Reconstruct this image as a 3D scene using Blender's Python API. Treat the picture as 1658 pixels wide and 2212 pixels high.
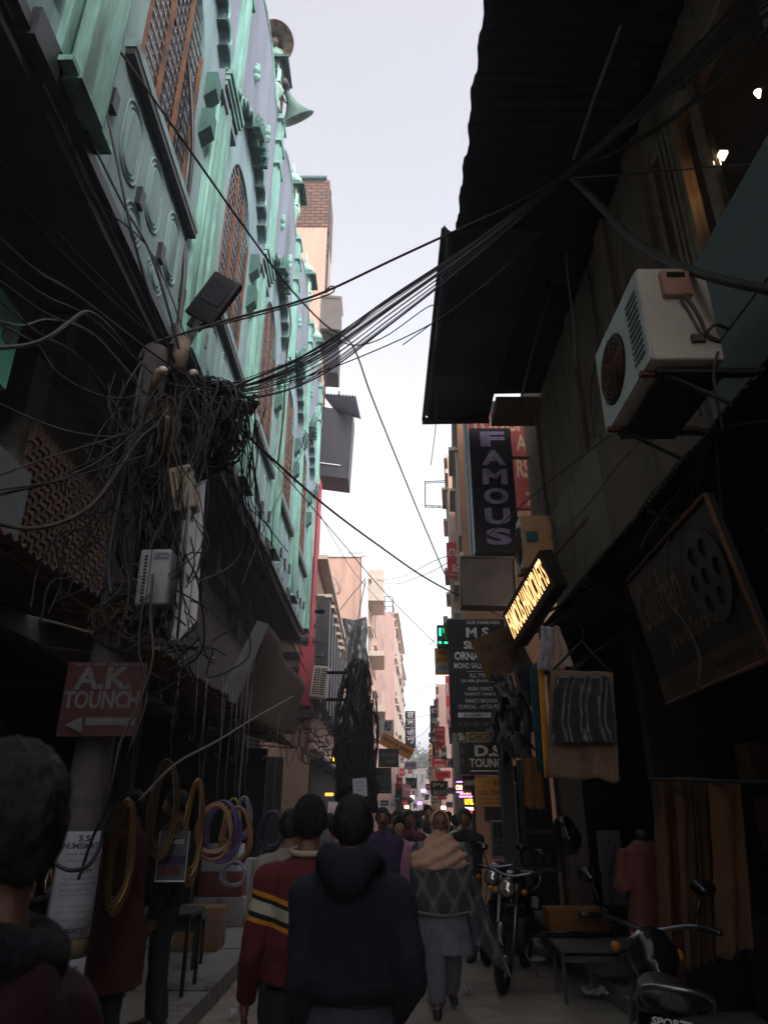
import bpy, bmesh, math, random
from mathutils import Vector, Matrix, noise
R = math.radians; PI = math.pi
random.seed(7)
SC = bpy.context.scene
for o in list(bpy.data.objects): bpy.data.objects.remove(o)
C = SC.collection

# ------------------------------------------------------------------ camera, sky, sun, exposure
F_, CX_, CY_, TILT, CAMZ = 1500.0, 829.0, 1106.0, R(23.3), 1.6
cam = bpy.data.cameras.new('camera'); cam.sensor_fit = 'VERTICAL'; cam.sensor_height = 36.0
cam.lens = F_ / 2212.0 * 36.0; cam.clip_start = 0.05; cam.clip_end = 3000
co = bpy.data.objects.new('camera', cam); C.objects.link(co)
co.location = (0, 0, CAMZ); co.rotation_euler = (R(90) + TILT, 0, 0); SC.camera = co
cam.dof.use_dof = True; cam.dof.focus_distance = 8.0; cam.dof.aperture_fstop = 4.0
SUN_EL, SUN_AZ = R(33), R(145)          # azimuth clockwise from +y: behind the camera and to the right
w = bpy.data.worlds.new('World'); SC.world = w; w.use_nodes = True
nt = w.node_tree; bg = nt.nodes['Background']
sky = nt.nodes.new('ShaderNodeTexSky'); sky.sky_type = 'NISHITA'; sky.sun_disc = False
sky.sun_elevation = SUN_EL; sky.sun_rotation = SUN_AZ; sky.air_density = 1.0; sky.dust_density = 1.5; sky.ozone_density = 1.0
hs = nt.nodes.new('ShaderNodeHueSaturation'); hs.inputs['Saturation'].default_value = 0.14; hs.inputs['Value'].default_value = 1.0
mx = nt.nodes.new('ShaderNodeMix'); mx.data_type = 'RGBA'; mx.blend_type = 'MULTIPLY'; mx.inputs[0].default_value = 1.0
mx.inputs[7].default_value = (0.985, 0.965, 1.0, 1)
nt.links.new(sky.outputs[0], hs.inputs['Color']); nt.links.new(hs.outputs[0], mx.inputs[6]); nt.links.new(mx.outputs[2], bg.inputs[0])
bg.inputs[1].default_value = 0.145
sl = bpy.data.lights.new('sun', 'SUN'); sl.energy = 1.0; sl.angle = R(14); sl.color = (1.0, 0.86, 0.72)
so = bpy.data.objects.new('sun', sl); C.objects.link(so); so.location = (20, -20, 30)
sdir = Vector((math.sin(SUN_AZ) * math.cos(SUN_EL), math.cos(SUN_AZ) * math.cos(SUN_EL), math.sin(SUN_EL)))
so.rotation_euler = sdir.to_track_quat('Z', 'Y').to_euler()
SC.view_settings.view_transform = 'Standard'; SC.view_settings.look = 'None'
SC.view_settings.exposure = 1.6; SC.view_settings.gamma = 1.0
SC.render.engine = 'CYCLES'

# ------------------------------------------------------------------ helpers
def P(u, v, y=None, x=None, z=None, k=None):
    """world point seen at photo position (u,v) (1658x2212 grid) at the given depth / plane"""
    a = (u - CX_) / F_; b = (CY_ - v) / F_
    r = Vector((a, math.cos(TILT) - b * math.sin(TILT), math.sin(TILT) + b * math.cos(TILT)))
    if y is not None: k = y / r.y
    elif x is not None: k = x / r.x
    elif z is not None: k = (z - CAMZ) / r.z
    return Vector((0, 0, CAMZ)) + r * k
_m = {}
def mt(key, col, rough=.8, var=.22, scale=6, metal=0, bump=.25, spot=None, spot_amt=.5, spot_scale=3, emit=0, streak=False, alpha=None, trans=0):
    """procedural material: mottled base colour, optional stains / rust of their own colour, noise bump"""
    if key in _m: return _m[key]
    m = bpy.data.materials.new(key); m.use_nodes = True; t = m.node_tree; N = t.nodes; L = t.links
    b = N['Principled BSDF']; b.inputs['Roughness'].default_value = rough; b.inputs['Metallic'].default_value = metal
    if trans: b.inputs['Transmission Weight'].default_value = trans
    c4 = (*col, 1)
    if emit:
        b.inputs['Base Color'].default_value = c4; b.inputs['Emission Color'].default_value = c4; b.inputs['Emission Strength'].default_value = emit
        _m[key] = m; return m
    tc = N.new('ShaderNodeTexCoord'); src = tc.outputs['Object']
    if streak:
        mp = N.new('ShaderNodeMapping'); mp.inputs['Scale'].default_value = (1, 1, .18); L.new(src, mp.inputs[0]); src = mp.outputs[0]
    n1 = N.new('ShaderNodeTexNoise'); n1.inputs['Scale'].default_value = scale; n1.inputs['Detail'].default_value = 6; n1.inputs['Roughness'].default_value = .65
    L.new(src, n1.inputs['Vector'])
    cr = N.new('ShaderNodeValToRGB'); cr.color_ramp.elements[0].position = .3; cr.color_ramp.elements[1].position = .7
    cr.color_ramp.elements[0].color = (*[q * (1 - var) for q in col], 1); cr.color_ramp.elements[1].color = (*[min(1, q * (1 + var)) for q in col], 1)
    L.new(n1.outputs[0], cr.inputs[0]); out = cr.outputs[0]
    if spot:
        n2 = N.new('ShaderNodeTexNoise'); n2.inputs['Scale'].default_value = spot_scale; n2.inputs['Detail'].default_value = 8; n2.inputs['Roughness'].default_value = .7
        L.new(src, n2.inputs['Vector'])
        r2 = N.new('ShaderNodeValToRGB'); e = r2.color_ramp.elements
        e[0].position = .62 - .25 * spot_amt; e[1].position = .72 - .2 * spot_amt; e[0].color = (0, 0, 0, 1); e[1].color = (1, 1, 1, 1)
        L.new(n2.outputs[0], r2.inputs[0])
        mm = N.new('ShaderNodeMix'); mm.data_type = 'RGBA'; L.new(r2.outputs[0], mm.inputs[0]); L.new(out, mm.inputs[6]); mm.inputs[7].default_value = (*spot, 1); out = mm.outputs[2]
    L.new(out, b.inputs['Base Color'])
    if bump:
        n3 = N.new('ShaderNodeTexNoise'); n3.inputs['Scale'].default_value = scale * 5; n3.inputs['Detail'].default_value = 4; L.new(src, n3.inputs['Vector'])
        bp = N.new('ShaderNodeBump'); bp.inputs['Strength'].default_value = bump; bp.inputs['Distance'].default_value = .02
        L.new(n3.outputs[0], bp.inputs['Height']); L.new(bp.outputs[0], b.inputs['Normal'])
    if alpha is not None: b.inputs['Alpha'].default_value = alpha
    _m[key] = m; return m
def tag(o, label, cat, group=None, kind=None):
    if label: o['label'] = label
    if cat: o['category'] = cat
    if group: o['group'] = group
    if kind: o['kind'] = kind
    return o
def empty(name, loc, label=None, cat=None, group=None, rz=0):
    o = bpy.data.objects.new(name, None); C.objects.link(o); o.location = loc; o.rotation_euler = (0, 0, rz); o.empty_display_size = .1
    return tag(o, label, cat, group)
class MB:
    def __init__(s): s.v = []; s.f = []; s.sm = []
    def add(s, vs, fs, smooth=False, mtx=None):
        n = len(s.v); s.v += [tuple((mtx @ Vector(q)) if mtx else q) for q in vs]
        s.f += [tuple(i + n for i in f) for f in fs]; s.sm += [smooth] * len(fs); return s
    def box(s, a, b, mtx=None):
        x0, y0, z0 = a; x1, y1, z1 = b
        if x0 > x1: x0, x1 = x1, x0
        if y0 > y1: y0, y1 = y1, y0
        if z0 > z1: z0, z1 = z1, z0
        return s.add([(x0,y0,z0),(x1,y0,z0),(x1,y1,z0),(x0,y1,z0),(x0,y0,z1),(x1,y0,z1),(x1,y1,z1),(x0,y1,z1)],
                     [(0,3,2,1),(4,5,6,7),(0,1,5,4),(1,2,6,5),(2,3,7,6),(3,0,4,7)], False, mtx)
    def cbox(s, c, d, mtx=None, bev=0):
        hx, hy, hz = d[0]/2, d[1]/2, d[2]/2
        if not bev: return s.box((c[0]-hx,c[1]-hy,c[2]-hz),(c[0]+hx,c[1]+hy,c[2]+hz),mtx)
        bm = bmesh.new(); bmesh.ops.create_cube(bm, size=1, matrix=Matrix.Translation(c) @ Matrix.Diagonal((d[0],d[1],d[2],1)))
        bmesh.ops.bevel(bm, geom=bm.edges[:], offset=bev, segments=3, affect='EDGES', profile=.5)
        s.addbm(bm, True, mtx); return s
    def addbm(s, bm, smooth=False, mtx=None):
        bm.verts.ensure_lookup_table(); bm.verts.index_update()
        s.add([v.co[:] for v in bm.verts], [[v.index for v in f.verts] for f in bm.faces], smooth, mtx); bm.free(); return s
    def tube(s, pts, r, n=6, cap=True, closed=False):
        pts = [Vector(p) for p in pts]; m = len(pts); rings = []
        up = Vector((0,0,1)); prev = None
        for i, p in enumerate(pts):
            if closed: d = pts[(i+1)%m] - pts[i-1]
            else: d = (pts[min(i+1,m-1)] - pts[max(i-1,0)])
            if d.length < 1e-9: d = Vector((0,0,1))
            d.normalize()
            if prev is None:
                a = d.cross(up);
                if a.length < .05: a = d.cross(Vector((1,0,0)))
            else:
                a = prev - d * prev.dot(d)
                if a.length < 1e-4: a = d.cross(up)
            a.normalize(); prev = a; b = d.cross(a)
            rr = r[i] if isinstance(r, (list,tuple)) else r
            rings.append([p + (a*math.cos(2*PI*j/n) + b*math.sin(2*PI*j/n))*rr for j in range(n)])
        vs = [q[:] for g in rings for q in g]; fs = []
        for i in range(m if closed else m-1):
            for j in range(n):
                i2 = (i+1)%m; fs.append((i*n+j, i*n+(j+1)%n, i2*n+(j+1)%n, i2*n+j))
        if cap and not closed: fs += [tuple(range(n))[::-1], tuple((m-1)*n+j for j in range(n))]
        return s.add(vs, fs, True)
    def lathe(s, prof, c=(0,0,0), n=20, mtx=None, rib=0, ribn=12):
        vs = []; fs = []
        for (r, z) in prof:
            for j in range(n):
                t = 2*PI*j/n; rr = r*(1+rib*abs(math.sin(t*ribn/2))) ; vs.append((c[0]+rr*math.cos(t), c[1]+rr*math.sin(t), c[2]+z))
        m = len(prof)
        for i in range(m-1):
            for j in range(n): fs.append((i*n+j, i*n+(j+1)%n, (i+1)*n+(j+1)%n, (i+1)*n+j))
        fs += [tuple(range(n))[::-1], tuple((m-1)*n+j for j in range(n))]
        return s.add(vs, fs, True, mtx)
    def grid(s, fn, nu, nv, smooth=True, thick=0):
        vs = [tuple(fn(i/nu, j/nv)) for j in range(nv+1) for i in range(nu+1)]
        fs = [(j*(nu+1)+i, j*(nu+1)+i+1, (j+1)*(nu+1)+i+1, (j+1)*(nu+1)+i) for j in range(nv) for i in range(nu)]
        if thick:
            bm = bmesh.new(); bv = [bm.verts.new(q) for q in vs]
            for f in fs:
                try: bm.faces.new([bv[i] for i in f])
                except ValueError: pass
            bmesh.ops.recalc_face_normals(bm, faces=bm.faces[:]); bmesh.ops.solidify(bm, geom=bm.faces[:], thickness=thick)
            return s.addbm(bm, smooth)
        return s.add(vs, fs, smooth)
    def plate(s, polys, thick, mtx, bevel=0, both=False):
        """flat shape with holes (list of 2D loops), front face on mtx's z=0 plane, thickness going to -z"""
        vs, fs = fill2d(polys, thick, bevel)
        return s.add([(a, b, c - thick/2 ) for a, b, c in vs], fs, False, mtx)
    def build(s, name, mat, parent=None, label=None, cat=None, group=None, kind=None, org=None):
        me = bpy.data.meshes.new(name)
        if parent is not None: off = Vector(parent_loc(parent))
        elif org is not None: off = Vector(org)
        else:
            xs = [q[0] for q in s.v]; ys = [q[1] for q in s.v]; zs = [q[2] for q in s.v]
            off = Vector(((min(xs)+max(xs))/2, (min(ys)+max(ys))/2, min(zs)))
        me.from_pydata([tuple(Vector(q) - off) for q in s.v], [], s.f); me.update()
        me.polygons.foreach_set('use_smooth', s.sm)
        if isinstance(mat, (list, tuple)):
            for q in mat: me.materials.append(q)
        else: me.materials.append(mat)
        o = bpy.data.objects.new(name, me); C.objects.link(o)
        if parent is not None: o.parent = parent
        else: o.location = off
        return tag(o, label, cat, group, kind)
def parent_loc(p):
    v = Vector(p.location)
    while p.parent: p = p.parent; v = v + Vector(p.location)
    return v
def fill2d(polys, thick, bevel=0):
    cu = bpy.data.curves.new('c', 'CURVE'); cu.dimensions = '2D'; cu.fill_mode = 'BOTH'; cu.extrude = max(thick/2 - bevel, 0); cu.bevel_depth = bevel; cu.bevel_resolution = 1
    for pl in polys:
        sp = cu.splines.new('POLY'); sp.points.add(len(pl)-1); sp.use_cyclic_u = True
        for i, q in enumerate(pl): sp.points[i].co = (q[0], q[1], 0, 1)
    o = bpy.data.objects.new('c', cu); me = bpy.data.meshes.new_from_object(o)
    vs = [v.co[:] for v in me.vertices]; fs = [tuple(p.vertices) for p in me.polygons]
    bpy.data.meshes.remove(me); bpy.data.objects.remove(o); bpy.data.curves.remove(cu); return vs, fs
_tx = {}
def text2d(t, bold=0.0, shear=0, space=1.0):
    k = (t, bold, shear, space)
    if k in _tx: return _tx[k]
    cu = bpy.data.curves.new('t', 'FONT'); cu.body = t; cu.offset = bold; cu.shear = shear; cu.space_character = space; cu.resolution_u = 3; cu.extrude = 0
    o = bpy.data.objects.new('t', cu); me = bpy.data.meshes.new_from_object(o)
    vs = [v.co[:] for v in me.vertices]; fs = [tuple(p.vertices) for p in me.polygons]
    bpy.data.meshes.remove(me); bpy.data.objects.remove(o); bpy.data.curves.remove(cu)
    _tx[k] = (vs, fs); return vs, fs
def put_text(mb, t, mtx, x0, y0, x1, y1, bold=.02, shear=0, space=1.0, z=.003, thick=.004):
    """lettering fitted into the box (x0,y0)-(x1,y1) of the plane mtx, standing a little proud of it"""
    vs, fs = text2d(t, bold, shear, space)
    if not vs: return
    ax = min(q[0] for q in vs); bx = max(q[0] for q in vs); ay = min(q[1] for q in vs); by = max(q[1] for q in vs)
    sx = (x1-x0)/max(bx-ax,1e-6); sy = (y1-y0)/max(by-ay,1e-6)
    mb.add([(x0+(q[0]-ax)*sx, y0+(q[1]-ay)*sy, z) for q in vs], fs, False, mtx)
def frame(o, xd, yd):
    xd = Vector(xd).normalized(); yd = Vector(yd); yd = (yd - xd*yd.dot(xd)).normalized(); zd = xd.cross(yd)
    m = Matrix((xd, yd, zd)).transposed().to_4x4(); m.translation = Vector(o); return m
def rrect(x0, y0, x1, y1, r, n=4):
    o = []
    for cx, cy, a in ((x1-r,y0+r,-90),(x1-r,y1-r,0),(x0+r,y1-r,90),(x0+r,y0+r,180)):
        o += [(cx+r*math.cos(R(a+90*i/n)), cy+r*math.sin(R(a+90*i/n))) for i in range(n+1)]
    return o
def rect(x0, y0, x1, y1): return [(x0,y0),(x1,y0),(x1,y1),(x0,y1)]
def smooth_pts(pts, n=8):
    pts = [Vector(p) for p in pts]; q = [pts[0]*2-pts[1]] + pts + [pts[-1]*2-pts[-2]]; out = []
    for i in range(1, len(q)-2):
        for j in range(n):
            t = j/n; a, b, c, d = q[i-1], q[i], q[i+1], q[i+2]
            out.append(.5*((2*b)+(c-a)*t+(2*a-5*b+4*c-d)*t*t+(3*b-a-3*c+d)*t**3))
    out.append(pts[-1]); return out
def copy_tree(o, parent=None):
    c = o.copy(); C.objects.link(c)
    if parent: c.parent = parent
    for ch in list(o.children): copy_tree(ch, c)
    return c
def corr(x0, x1, y0, y1, zf, pitch=.076, amp=.009, along='x', thick=.003, nv=10):
    """corrugated sheet: ridges run along x, waves repeat along y"""
    n = max(4, int(abs(y1-y0)/pitch*5))
    mb = MB(); mb.grid(lambda s, t: (x0+(x1-x0)*t, y0+(y1-y0)*s, zf(x0+(x1-x0)*t, y0+(y1-y0)*s)+amp*math.sin(2*PI*(y0+(y1-y0)*s)/pitch)), n, nv, True, thick); return mb
# shared materials
TEAL = mt('teal_paint', (.20,.41,.36), .75, .28, 4, bump=.5, spot=(.11,.19,.165), spot_amt=.5, spot_scale=2.6, streak=True)
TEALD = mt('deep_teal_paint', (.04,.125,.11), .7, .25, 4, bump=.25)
LAV = mt('lavender_grey_paint', (.21,.325,.345), .8, .25, 2, bump=.4, spot=(.11,.18,.185), spot_amt=.28, spot_scale=1.4, streak=True)
DARKC = mt('dark_concrete', (.028,.027,.026), .9, .35, 3)  # near-black concrete tone for soffit, floor slab and far shops
RUST = mt('rusty_iron', (.17,.072,.032), .85, .45, 12, bump=.4, spot=(.06,.035,.022))
BLACK = mt('black_rubber', (.008,.008,.009), .55, .3, 20, bump=.1)
WIREM = [mt('cable_black', (.008,.008,.010), .5, .3, 20, bump=0), mt('cable_grey', (.035,.035,.038), .55, .3, 20, bump=0), mt('cable_brown', (.055,.04,.026), .7, .4, 9, bump=0)]
STEEL = mt('dull_steel', (.20,.20,.20), .45, .3, 9, metal=.7)
DKMET = mt('dark_painted_metal', (.018,.018,.022), .5, .3, 9)
WHITEP = mt('white_paint', (.62,.62,.64), .55, .08, 5, bump=.05)
WOODD = mt('dark_wood', (.055,.035,.022), .75, .4, 10, streak=True)
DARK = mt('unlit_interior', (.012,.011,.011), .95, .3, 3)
PEACH = mt('peach_plaster', (.52,.33,.25), .85, .14, 2.5, bump=.3, spot=(.36,.25,.20), spot_amt=.35, spot_scale=.8, streak=True)
GLASS = mt('dark_window_glass', (.02,.024,.028), .12, .2, 2, bump=0)
def struct(mb, name, mat, org=(0,0,0)): return mb.build(name, mat, kind='structure', org=org)
# ------------------------------------------------------------------ ground
def road_mat():
    m = mt('street_concrete', (.27,.235,.195), .8, .35, 1.6, bump=.8, spot=(.15,.125,.105), spot_amt=.45, spot_scale=.7); return m
g = MB(); g.grid(lambda a, b: (-300+600*a, -60+660*b, 0), 2, 2, False); struct(g, 'ground', mt('bare_ground', (.09,.075,.06), .95, .3, .5))
g = MB(); g.grid(lambda a, b: ((-3.2+6.4*a)+.055*max(0,(-12+190*b)-18), -12+190*b, .004+.008*noise.noise(Vector((a*4,b*90,0)))), 16, 220, True); struct(g, 'street', road_mat())
# raised stone plinths with a step to each side of the street
PL = mt('plinth_stone', (.22,.215,.205), .8, .25, 3, bump=.5, spot=(.08,.075,.07), spot_amt=.4)
mb = MB()
for i in range(28):
    y0 = 1.2 + i*1.0; mb.box((-5.2, y0, .0), (-1.52+.02*random.random(), y0+.985, .16+.012*random.random()))
struct(mb, 'pavement', PL)
mb = MB()
for i in range(24):
    y0 = 2.2 + i*1.0; mb.box((2.05+.02*random.random(), y0, .0), (5.2, y0+.985, .13+.012*random.random()))
struct(mb, 'pavement', PL)

# ------------------------------------------------------------------ the teal mosque above the left-hand shops
PITCH = 3.08; BC = [1.83+PITCH*i for i in range(6)]; BB = [0.29+PITCH*i for i in range(7)]   # bay centres, bay boundaries
Y0, Y1 = .29, 18.75; Z0 = 6.1
def LF(x): return frame((x, 0, 0), (0,1,0), (0,0,1))          # facade plane: u = y, v = z, facing +x
mosque = empty('mosque', (-3.2, 9.5, 0), 'teal and lavender grey mosque with arched windows above the left-hand shops', 'mosque')
def arch_pts(c, hw, zs, za, n=10, tip=True):
    """pointed cusped window outline"""
    o = [(c-hw, 7.78), (c+hw, 7.78), (c+hw, zs)]
    for i in range(1, n+1):
        t = i/n; o.append((c+hw*math.cos(t*PI/2)**.85 if t < 1 else c, zs+(za-zs)*math.sin(t*PI/2)))
    for i in range(n-1, -1, -1):
        t = i/n; o.append((c-hw*math.cos(t*PI/2)**.85 if t < 1 else c, zs+(za-zs)*math.sin(t*PI/2)))
    return o
wall = MB()
holes = [arch_pts(c, .80, 9.4, 10.75) for c in BC]
wall.plate([rect(Y0, Z0, Y1, 12.2)] + holes, .16, LF(-2.2))
wall.box((-3.6, Y1-.25, Z0+.3), (-2.21, Y1-.01, 13.9)); wall.box((-6.5, Y0, 13.2), (-2.35, Y1-.3, 13.35))
wall.build('wall', LAV, mosque)
# upper wall with multifoil arches, parapet with rounded humps
def multifoil(c):
    base = []; n = 10
    for i in range(n+1):
        t = PI*i/n; base.append((c-1.12*math.cos(t), 10.5+1.0*math.sin(t)**.8 if 0 < i < n else 10.5))
    o = [(c-1.12, 10.05), (c+1.12, 10.05)]
    base = base[::-1]
    for i in range(n):
        a, b = Vector(base[i]), Vector(base[i+1]); mid = (a+b)/2; d = b-a; nrm = Vector((d.y, -d.x)).normalized()
        if nrm.dot(mid-Vector((c,10.3))) < 0: nrm = -nrm
        rad = d.length/2
        for j in range(0, 7):
            th = PI*j/6; o.append(tuple(mid - d/2*math.cos(th) + nrm*rad*1.05*math.sin(th)))
    return o
top = []
N = 96
for i in range(N+1):
    y = Y1 - (Y1-Y0)*i/N; ph = ((y-BC[0])/PITCH+.5) % 1.0
    top.append((y, 13.95 + (.52*math.sin(PI*(ph-.18)/.64)**.6 if .18 < ph < .82 else 0)))
up = MB()
outer = [(Y0, 10.1)]
for c in BC: outer += [(c-1.12, 10.1)] + multifoil(c)[2:][::-1] + [(c+1.12, 10.1)]
outer += [(Y1, 10.1)] + top
up.plate([outer], .24, LF(-2.06))
up.build('upper_wall', mt('lavender_upper_paint',(.19,.225,.285),.8,.25,2,bump=.35,spot=(.11,.14,.17),spot_amt=.35,spot_scale=1.2,streak=True), mosque)
for c in BC:
    tr = MB()       # teal lining of each multifoil arch
    pts = multifoil(c)[2:]
    for i in range(0, len(pts)-1):
        a, b = pts[i], pts[i+1]
        tr.add([(-2.05,a[0],a[1]),(-2.05,b[0],b[1]),(-2.19,b[0],b[1]),(-2.19,a[0],a[1])], [(0,1,2,3)])
    for i in range(0, len(pts)-7, 7):
        tr.tube([(-2.05, q[0], q[1]) for q in pts[i:i+7]], .022, 5)
    tr.build('arch_lining', TEAL, mosque)
cp = MB(); cp.tube([(-2.08, a, b+.02) for a, b in top], .05, 6); cp.build('parapet_coping', TEAL, mosque)
# deep teal leaf crest above each arch crown, teal rosettes to both sides
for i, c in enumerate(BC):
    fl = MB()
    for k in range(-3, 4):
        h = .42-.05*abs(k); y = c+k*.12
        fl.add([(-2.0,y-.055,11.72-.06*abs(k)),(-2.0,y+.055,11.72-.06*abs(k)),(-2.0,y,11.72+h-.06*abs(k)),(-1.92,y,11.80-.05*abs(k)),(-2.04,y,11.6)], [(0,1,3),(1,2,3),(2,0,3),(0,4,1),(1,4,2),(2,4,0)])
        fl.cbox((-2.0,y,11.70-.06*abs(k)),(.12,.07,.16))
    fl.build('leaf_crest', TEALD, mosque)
    for e_ in (.55,-.55):
        fw = MB()
        for dz, dy in ((0,0),(.09,.05),(.09,-.05),(.18,0),(.27,.02)): fw.lathe([(.0,-.06),(.06,-.03),(.065,.03),(0,.06)], n=8, mtx=Matrix.Translation((-2.045, c+e_+dy, 12.35+dz)))
        fw.build('rosette', TEAL, mosque)
# pilasters with capitals
for i, b in enumerate(BB):
    if i in (0,): continue
    p = MB(); w2 = .35 if i < 6 else .3
    p.box((-2.22, b-w2, 6.13), (-2.14, b+w2, 10.25)); p.box((-2.15, b-w2*.62, 6.14), (-2.09, b+w2*.62, 10.25)); p.box((-2.1, b-w2*.2, 6.15), (-2.05, b+w2*.2, 10.2))
    for d in (-1, 1): p.tube([(-2.14, b+d*w2*.82, 6.2), (-2.14, b+d*w2*.82, 10.2)], .03, 6)
    for z, e in ((6.13,.0),): p.box((-2.22, b-w2-.01, z), (-2.04+e, b+w2+.01, z+.05))
    p.build('pilaster', TEAL, mosque)
    cpt = MB()
    for z, e in ((10.2,.0),(10.27,.03),(10.35,.06),(10.44,.09)): cpt.box((-2.22, b-w2-e*.5, z), (-2.06+e, b+w2+e*.5, z+.085))
    cpt.lathe([(.12,0),(.13,.08),(.08,.16),(.10,.22),(.05,.28)], (-2.06, b, 10.53), 12); cpt.build('capital', TEAL, mosque)
    # pilaster above, moulded shaft and kiosk on the parapet
    s = MB(); s.box((-2.08, b-.16, 10.6), (-1.99, b+.16, 14.1)); s.box((-2.0, b-.09, 10.6), (-1.96, b+.09, 14.0))
    for z in (12.7, 13.3, 13.9): s.box((-2.09, b-.22, z), (-1.94, b+.22, z+.08)); s.box((-2.09, b-.19, z+.08), (-1.96, b+.19, z+.15))
    s.build('upper_pilaster', TEAL, mosque)
    k = MB(); xk = -2.26
    k.lathe([(.17,0),(.20,.06),(.14,.12),(.15,.9),(.22,.98),(.24,1.04),(.17,1.08)], (xk, b, 13.95), 8)
    for dx in (-1,1):
        for dy in (-1,1): k.box((xk+dx*.15-.035, b+dy*.15-.035, 15.0), (xk+dx*.15+.035, b+dy*.15+.035, 15.62))
    for face in range(4):
        m = Matrix.Translation((xk, b, 0)) @ Matrix.Rotation(face*PI/2, 4, 'Z') @ frame((0,-.185,0),(1,0,0),(0,0,1))
        k.plate([rect(-.185, 15.38, .185, 15.66), [(-.11,15.385),(.11,15.385),(.11,15.42),(.07,15.54),(0,15.61),(-.07,15.54),(-.11,15.42)]], .03, m)
    k.box((xk-.2,b-.2,15.0),(xk+.2,b+.2,15.05)); k.build('kiosk', mt('pale_teal_paint',(.36,.55,.48),.7,.12,4), mosque)
    e = MB()
    for face in range(4):
        m = Matrix.Translation((xk, b, 0)) @ Matrix.Rotation(face*PI/2, 4, 'Z')
        e.add([(-.2,-.2,15.76),(.2,-.2,15.76),(.34,-.34,15.56),(-.34,-.34,15.56),(-.2,-.2,15.73),(.2,-.2,15.73),(.34,-.34,15.53),(-.34,-.34,15.53)], [(0,3,2,1),(4,5,6,7),(3,7,6,2)], False, m)
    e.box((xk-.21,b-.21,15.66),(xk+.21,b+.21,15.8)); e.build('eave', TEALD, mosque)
    d = MB(); d.lathe([(.12,0),(.19,.05),(.225,.13),(.21,.22),(.14,.31),(.06,.36),(.05,.40),(.08,.42),(.04,.46),(.03,.5),(.055,.53),(.03,.57),(.045,.62),(.02,.68),(.0,.86)], (xk,b,15.8), 24, rib=.07, ribn=12)
    d.build('dome', mt('pale_teal_paint',(.36,.55,.48)), mosque)
# windows: rusty bars, grid of thin rods, dark glass, two dark bracket boxes
ROD = mt('pale_rod', (.34,.32,.35), .6, .2, 9, metal=.2)
for c in BC[0:]:
    wf = MB(); wf.plate([arch_pts(c,.80,9.4,10.75)], .02, LF(-2.355)); wroot = wf.build('window', GLASS, mosque)
    r = MB()
    for z in [7.9+.17*i for i in range(17)]:
        hw = .79 if z < 9.5 else .79*math.sqrt(max(0,1-((z-9.5)/1.25)**2)); r.tube([(-2.24, c-hw, z), (-2.24, c+hw, z)], .012, 4)
    for y in [-.72+.096*i for i in range(16)]:
        zt = 9.4+1.2*math.sqrt(max(0,1-(y/.8)**2)); r.tube([(-2.26, c+y, 7.8), (-2.26, c+y, zt)], .006, 4)
    r.build('rod_grille', ROD, mosque)
    q = MB()
    for y in (-.74, -.27, .2, .68):
        zt = 9.4+1.15*math.sqrt(max(0,1-(y/.8)**2)); q.box((-2.235, c+y-.032, 7.8), (-2.205, c+y+.028, zt))
    q.build('window_bars', RUST, mosque)
    s = MB(); s.box((-2.2, c-1.05, 7.58), (-2.1, c+1.05, 7.68)); s.box((-2.2, c-.98, 7.68), (-2.14, c+.98, 7.76)); s.build('sill', LAV, mosque)
    s = MB(); s.box((-2.19, c-1.04, 7.50), (-2.11, c+1.04, 7.578)); s.build('sill_drip', DKMET, mosque)
    for z in (9.1, 9.75):
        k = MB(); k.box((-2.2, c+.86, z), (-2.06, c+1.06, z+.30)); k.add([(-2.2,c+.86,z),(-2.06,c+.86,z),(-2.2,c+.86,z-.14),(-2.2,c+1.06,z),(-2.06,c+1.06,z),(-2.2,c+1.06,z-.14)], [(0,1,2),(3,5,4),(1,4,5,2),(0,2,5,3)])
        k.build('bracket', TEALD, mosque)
    # raised rings: panels of the apron below the sill
    a = MB()
    for (dy, z0, z1, hw) in ((-.62,6.55,7.36,.2), (0,6.62,7.40,.2), (.62,6.55,7.36,.2), (-.32,6.14,6.5,.2), (.32,6.14,6.5,.2)):
        for gg in (0, .05):
            loop = rrect(c+dy-hw+gg, z0+gg, c+dy+hw-gg, z1-gg, hw-gg-.005, 6); a.tube([(-2.195, q[0], q[1]) for q in loop], .012-.06*gg, 5, closed=True)
        a.plate([rrect(c+dy-hw+.09, z0+.09, c+dy+hw-.09, z1-.09, hw-.1, 6)], .02, LF(-2.187), bevel=.006)
    a.build('apron_relief', LAV, mosque)
# base band with step blocks under the facade and dark drain blocks
s = MB(); s.box((-2.24, Y0, 6.02), (-2.17, Y1, 6.12))
for b in BB[1:6]: s.box((-2.3, b-.62, 5.98), (-2.14, b-.3, 6.24))
s.build('base_band', DKMET, mosque)
for c in BC:
    for dy, z in ((-1.08,6.75),(-.32,6.52),(.32,6.5),(1.05,6.62)):
        s = MB(); s.box((-2.2, c+dy-.05, z), (-2.15, c+dy+.05, z+.2)); s.build('spout_block', DKMET, mosque)
# big near pier beside bay one
s = MB(); s.box((-2.3, 3.12, 6.11), (-2.02, 3.5, 10.1)); s.box((-2.22, 3.5, 6.2), (-2.1, 3.62, 10.1)); s.build('near_pier', TEAL, mosque)
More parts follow.
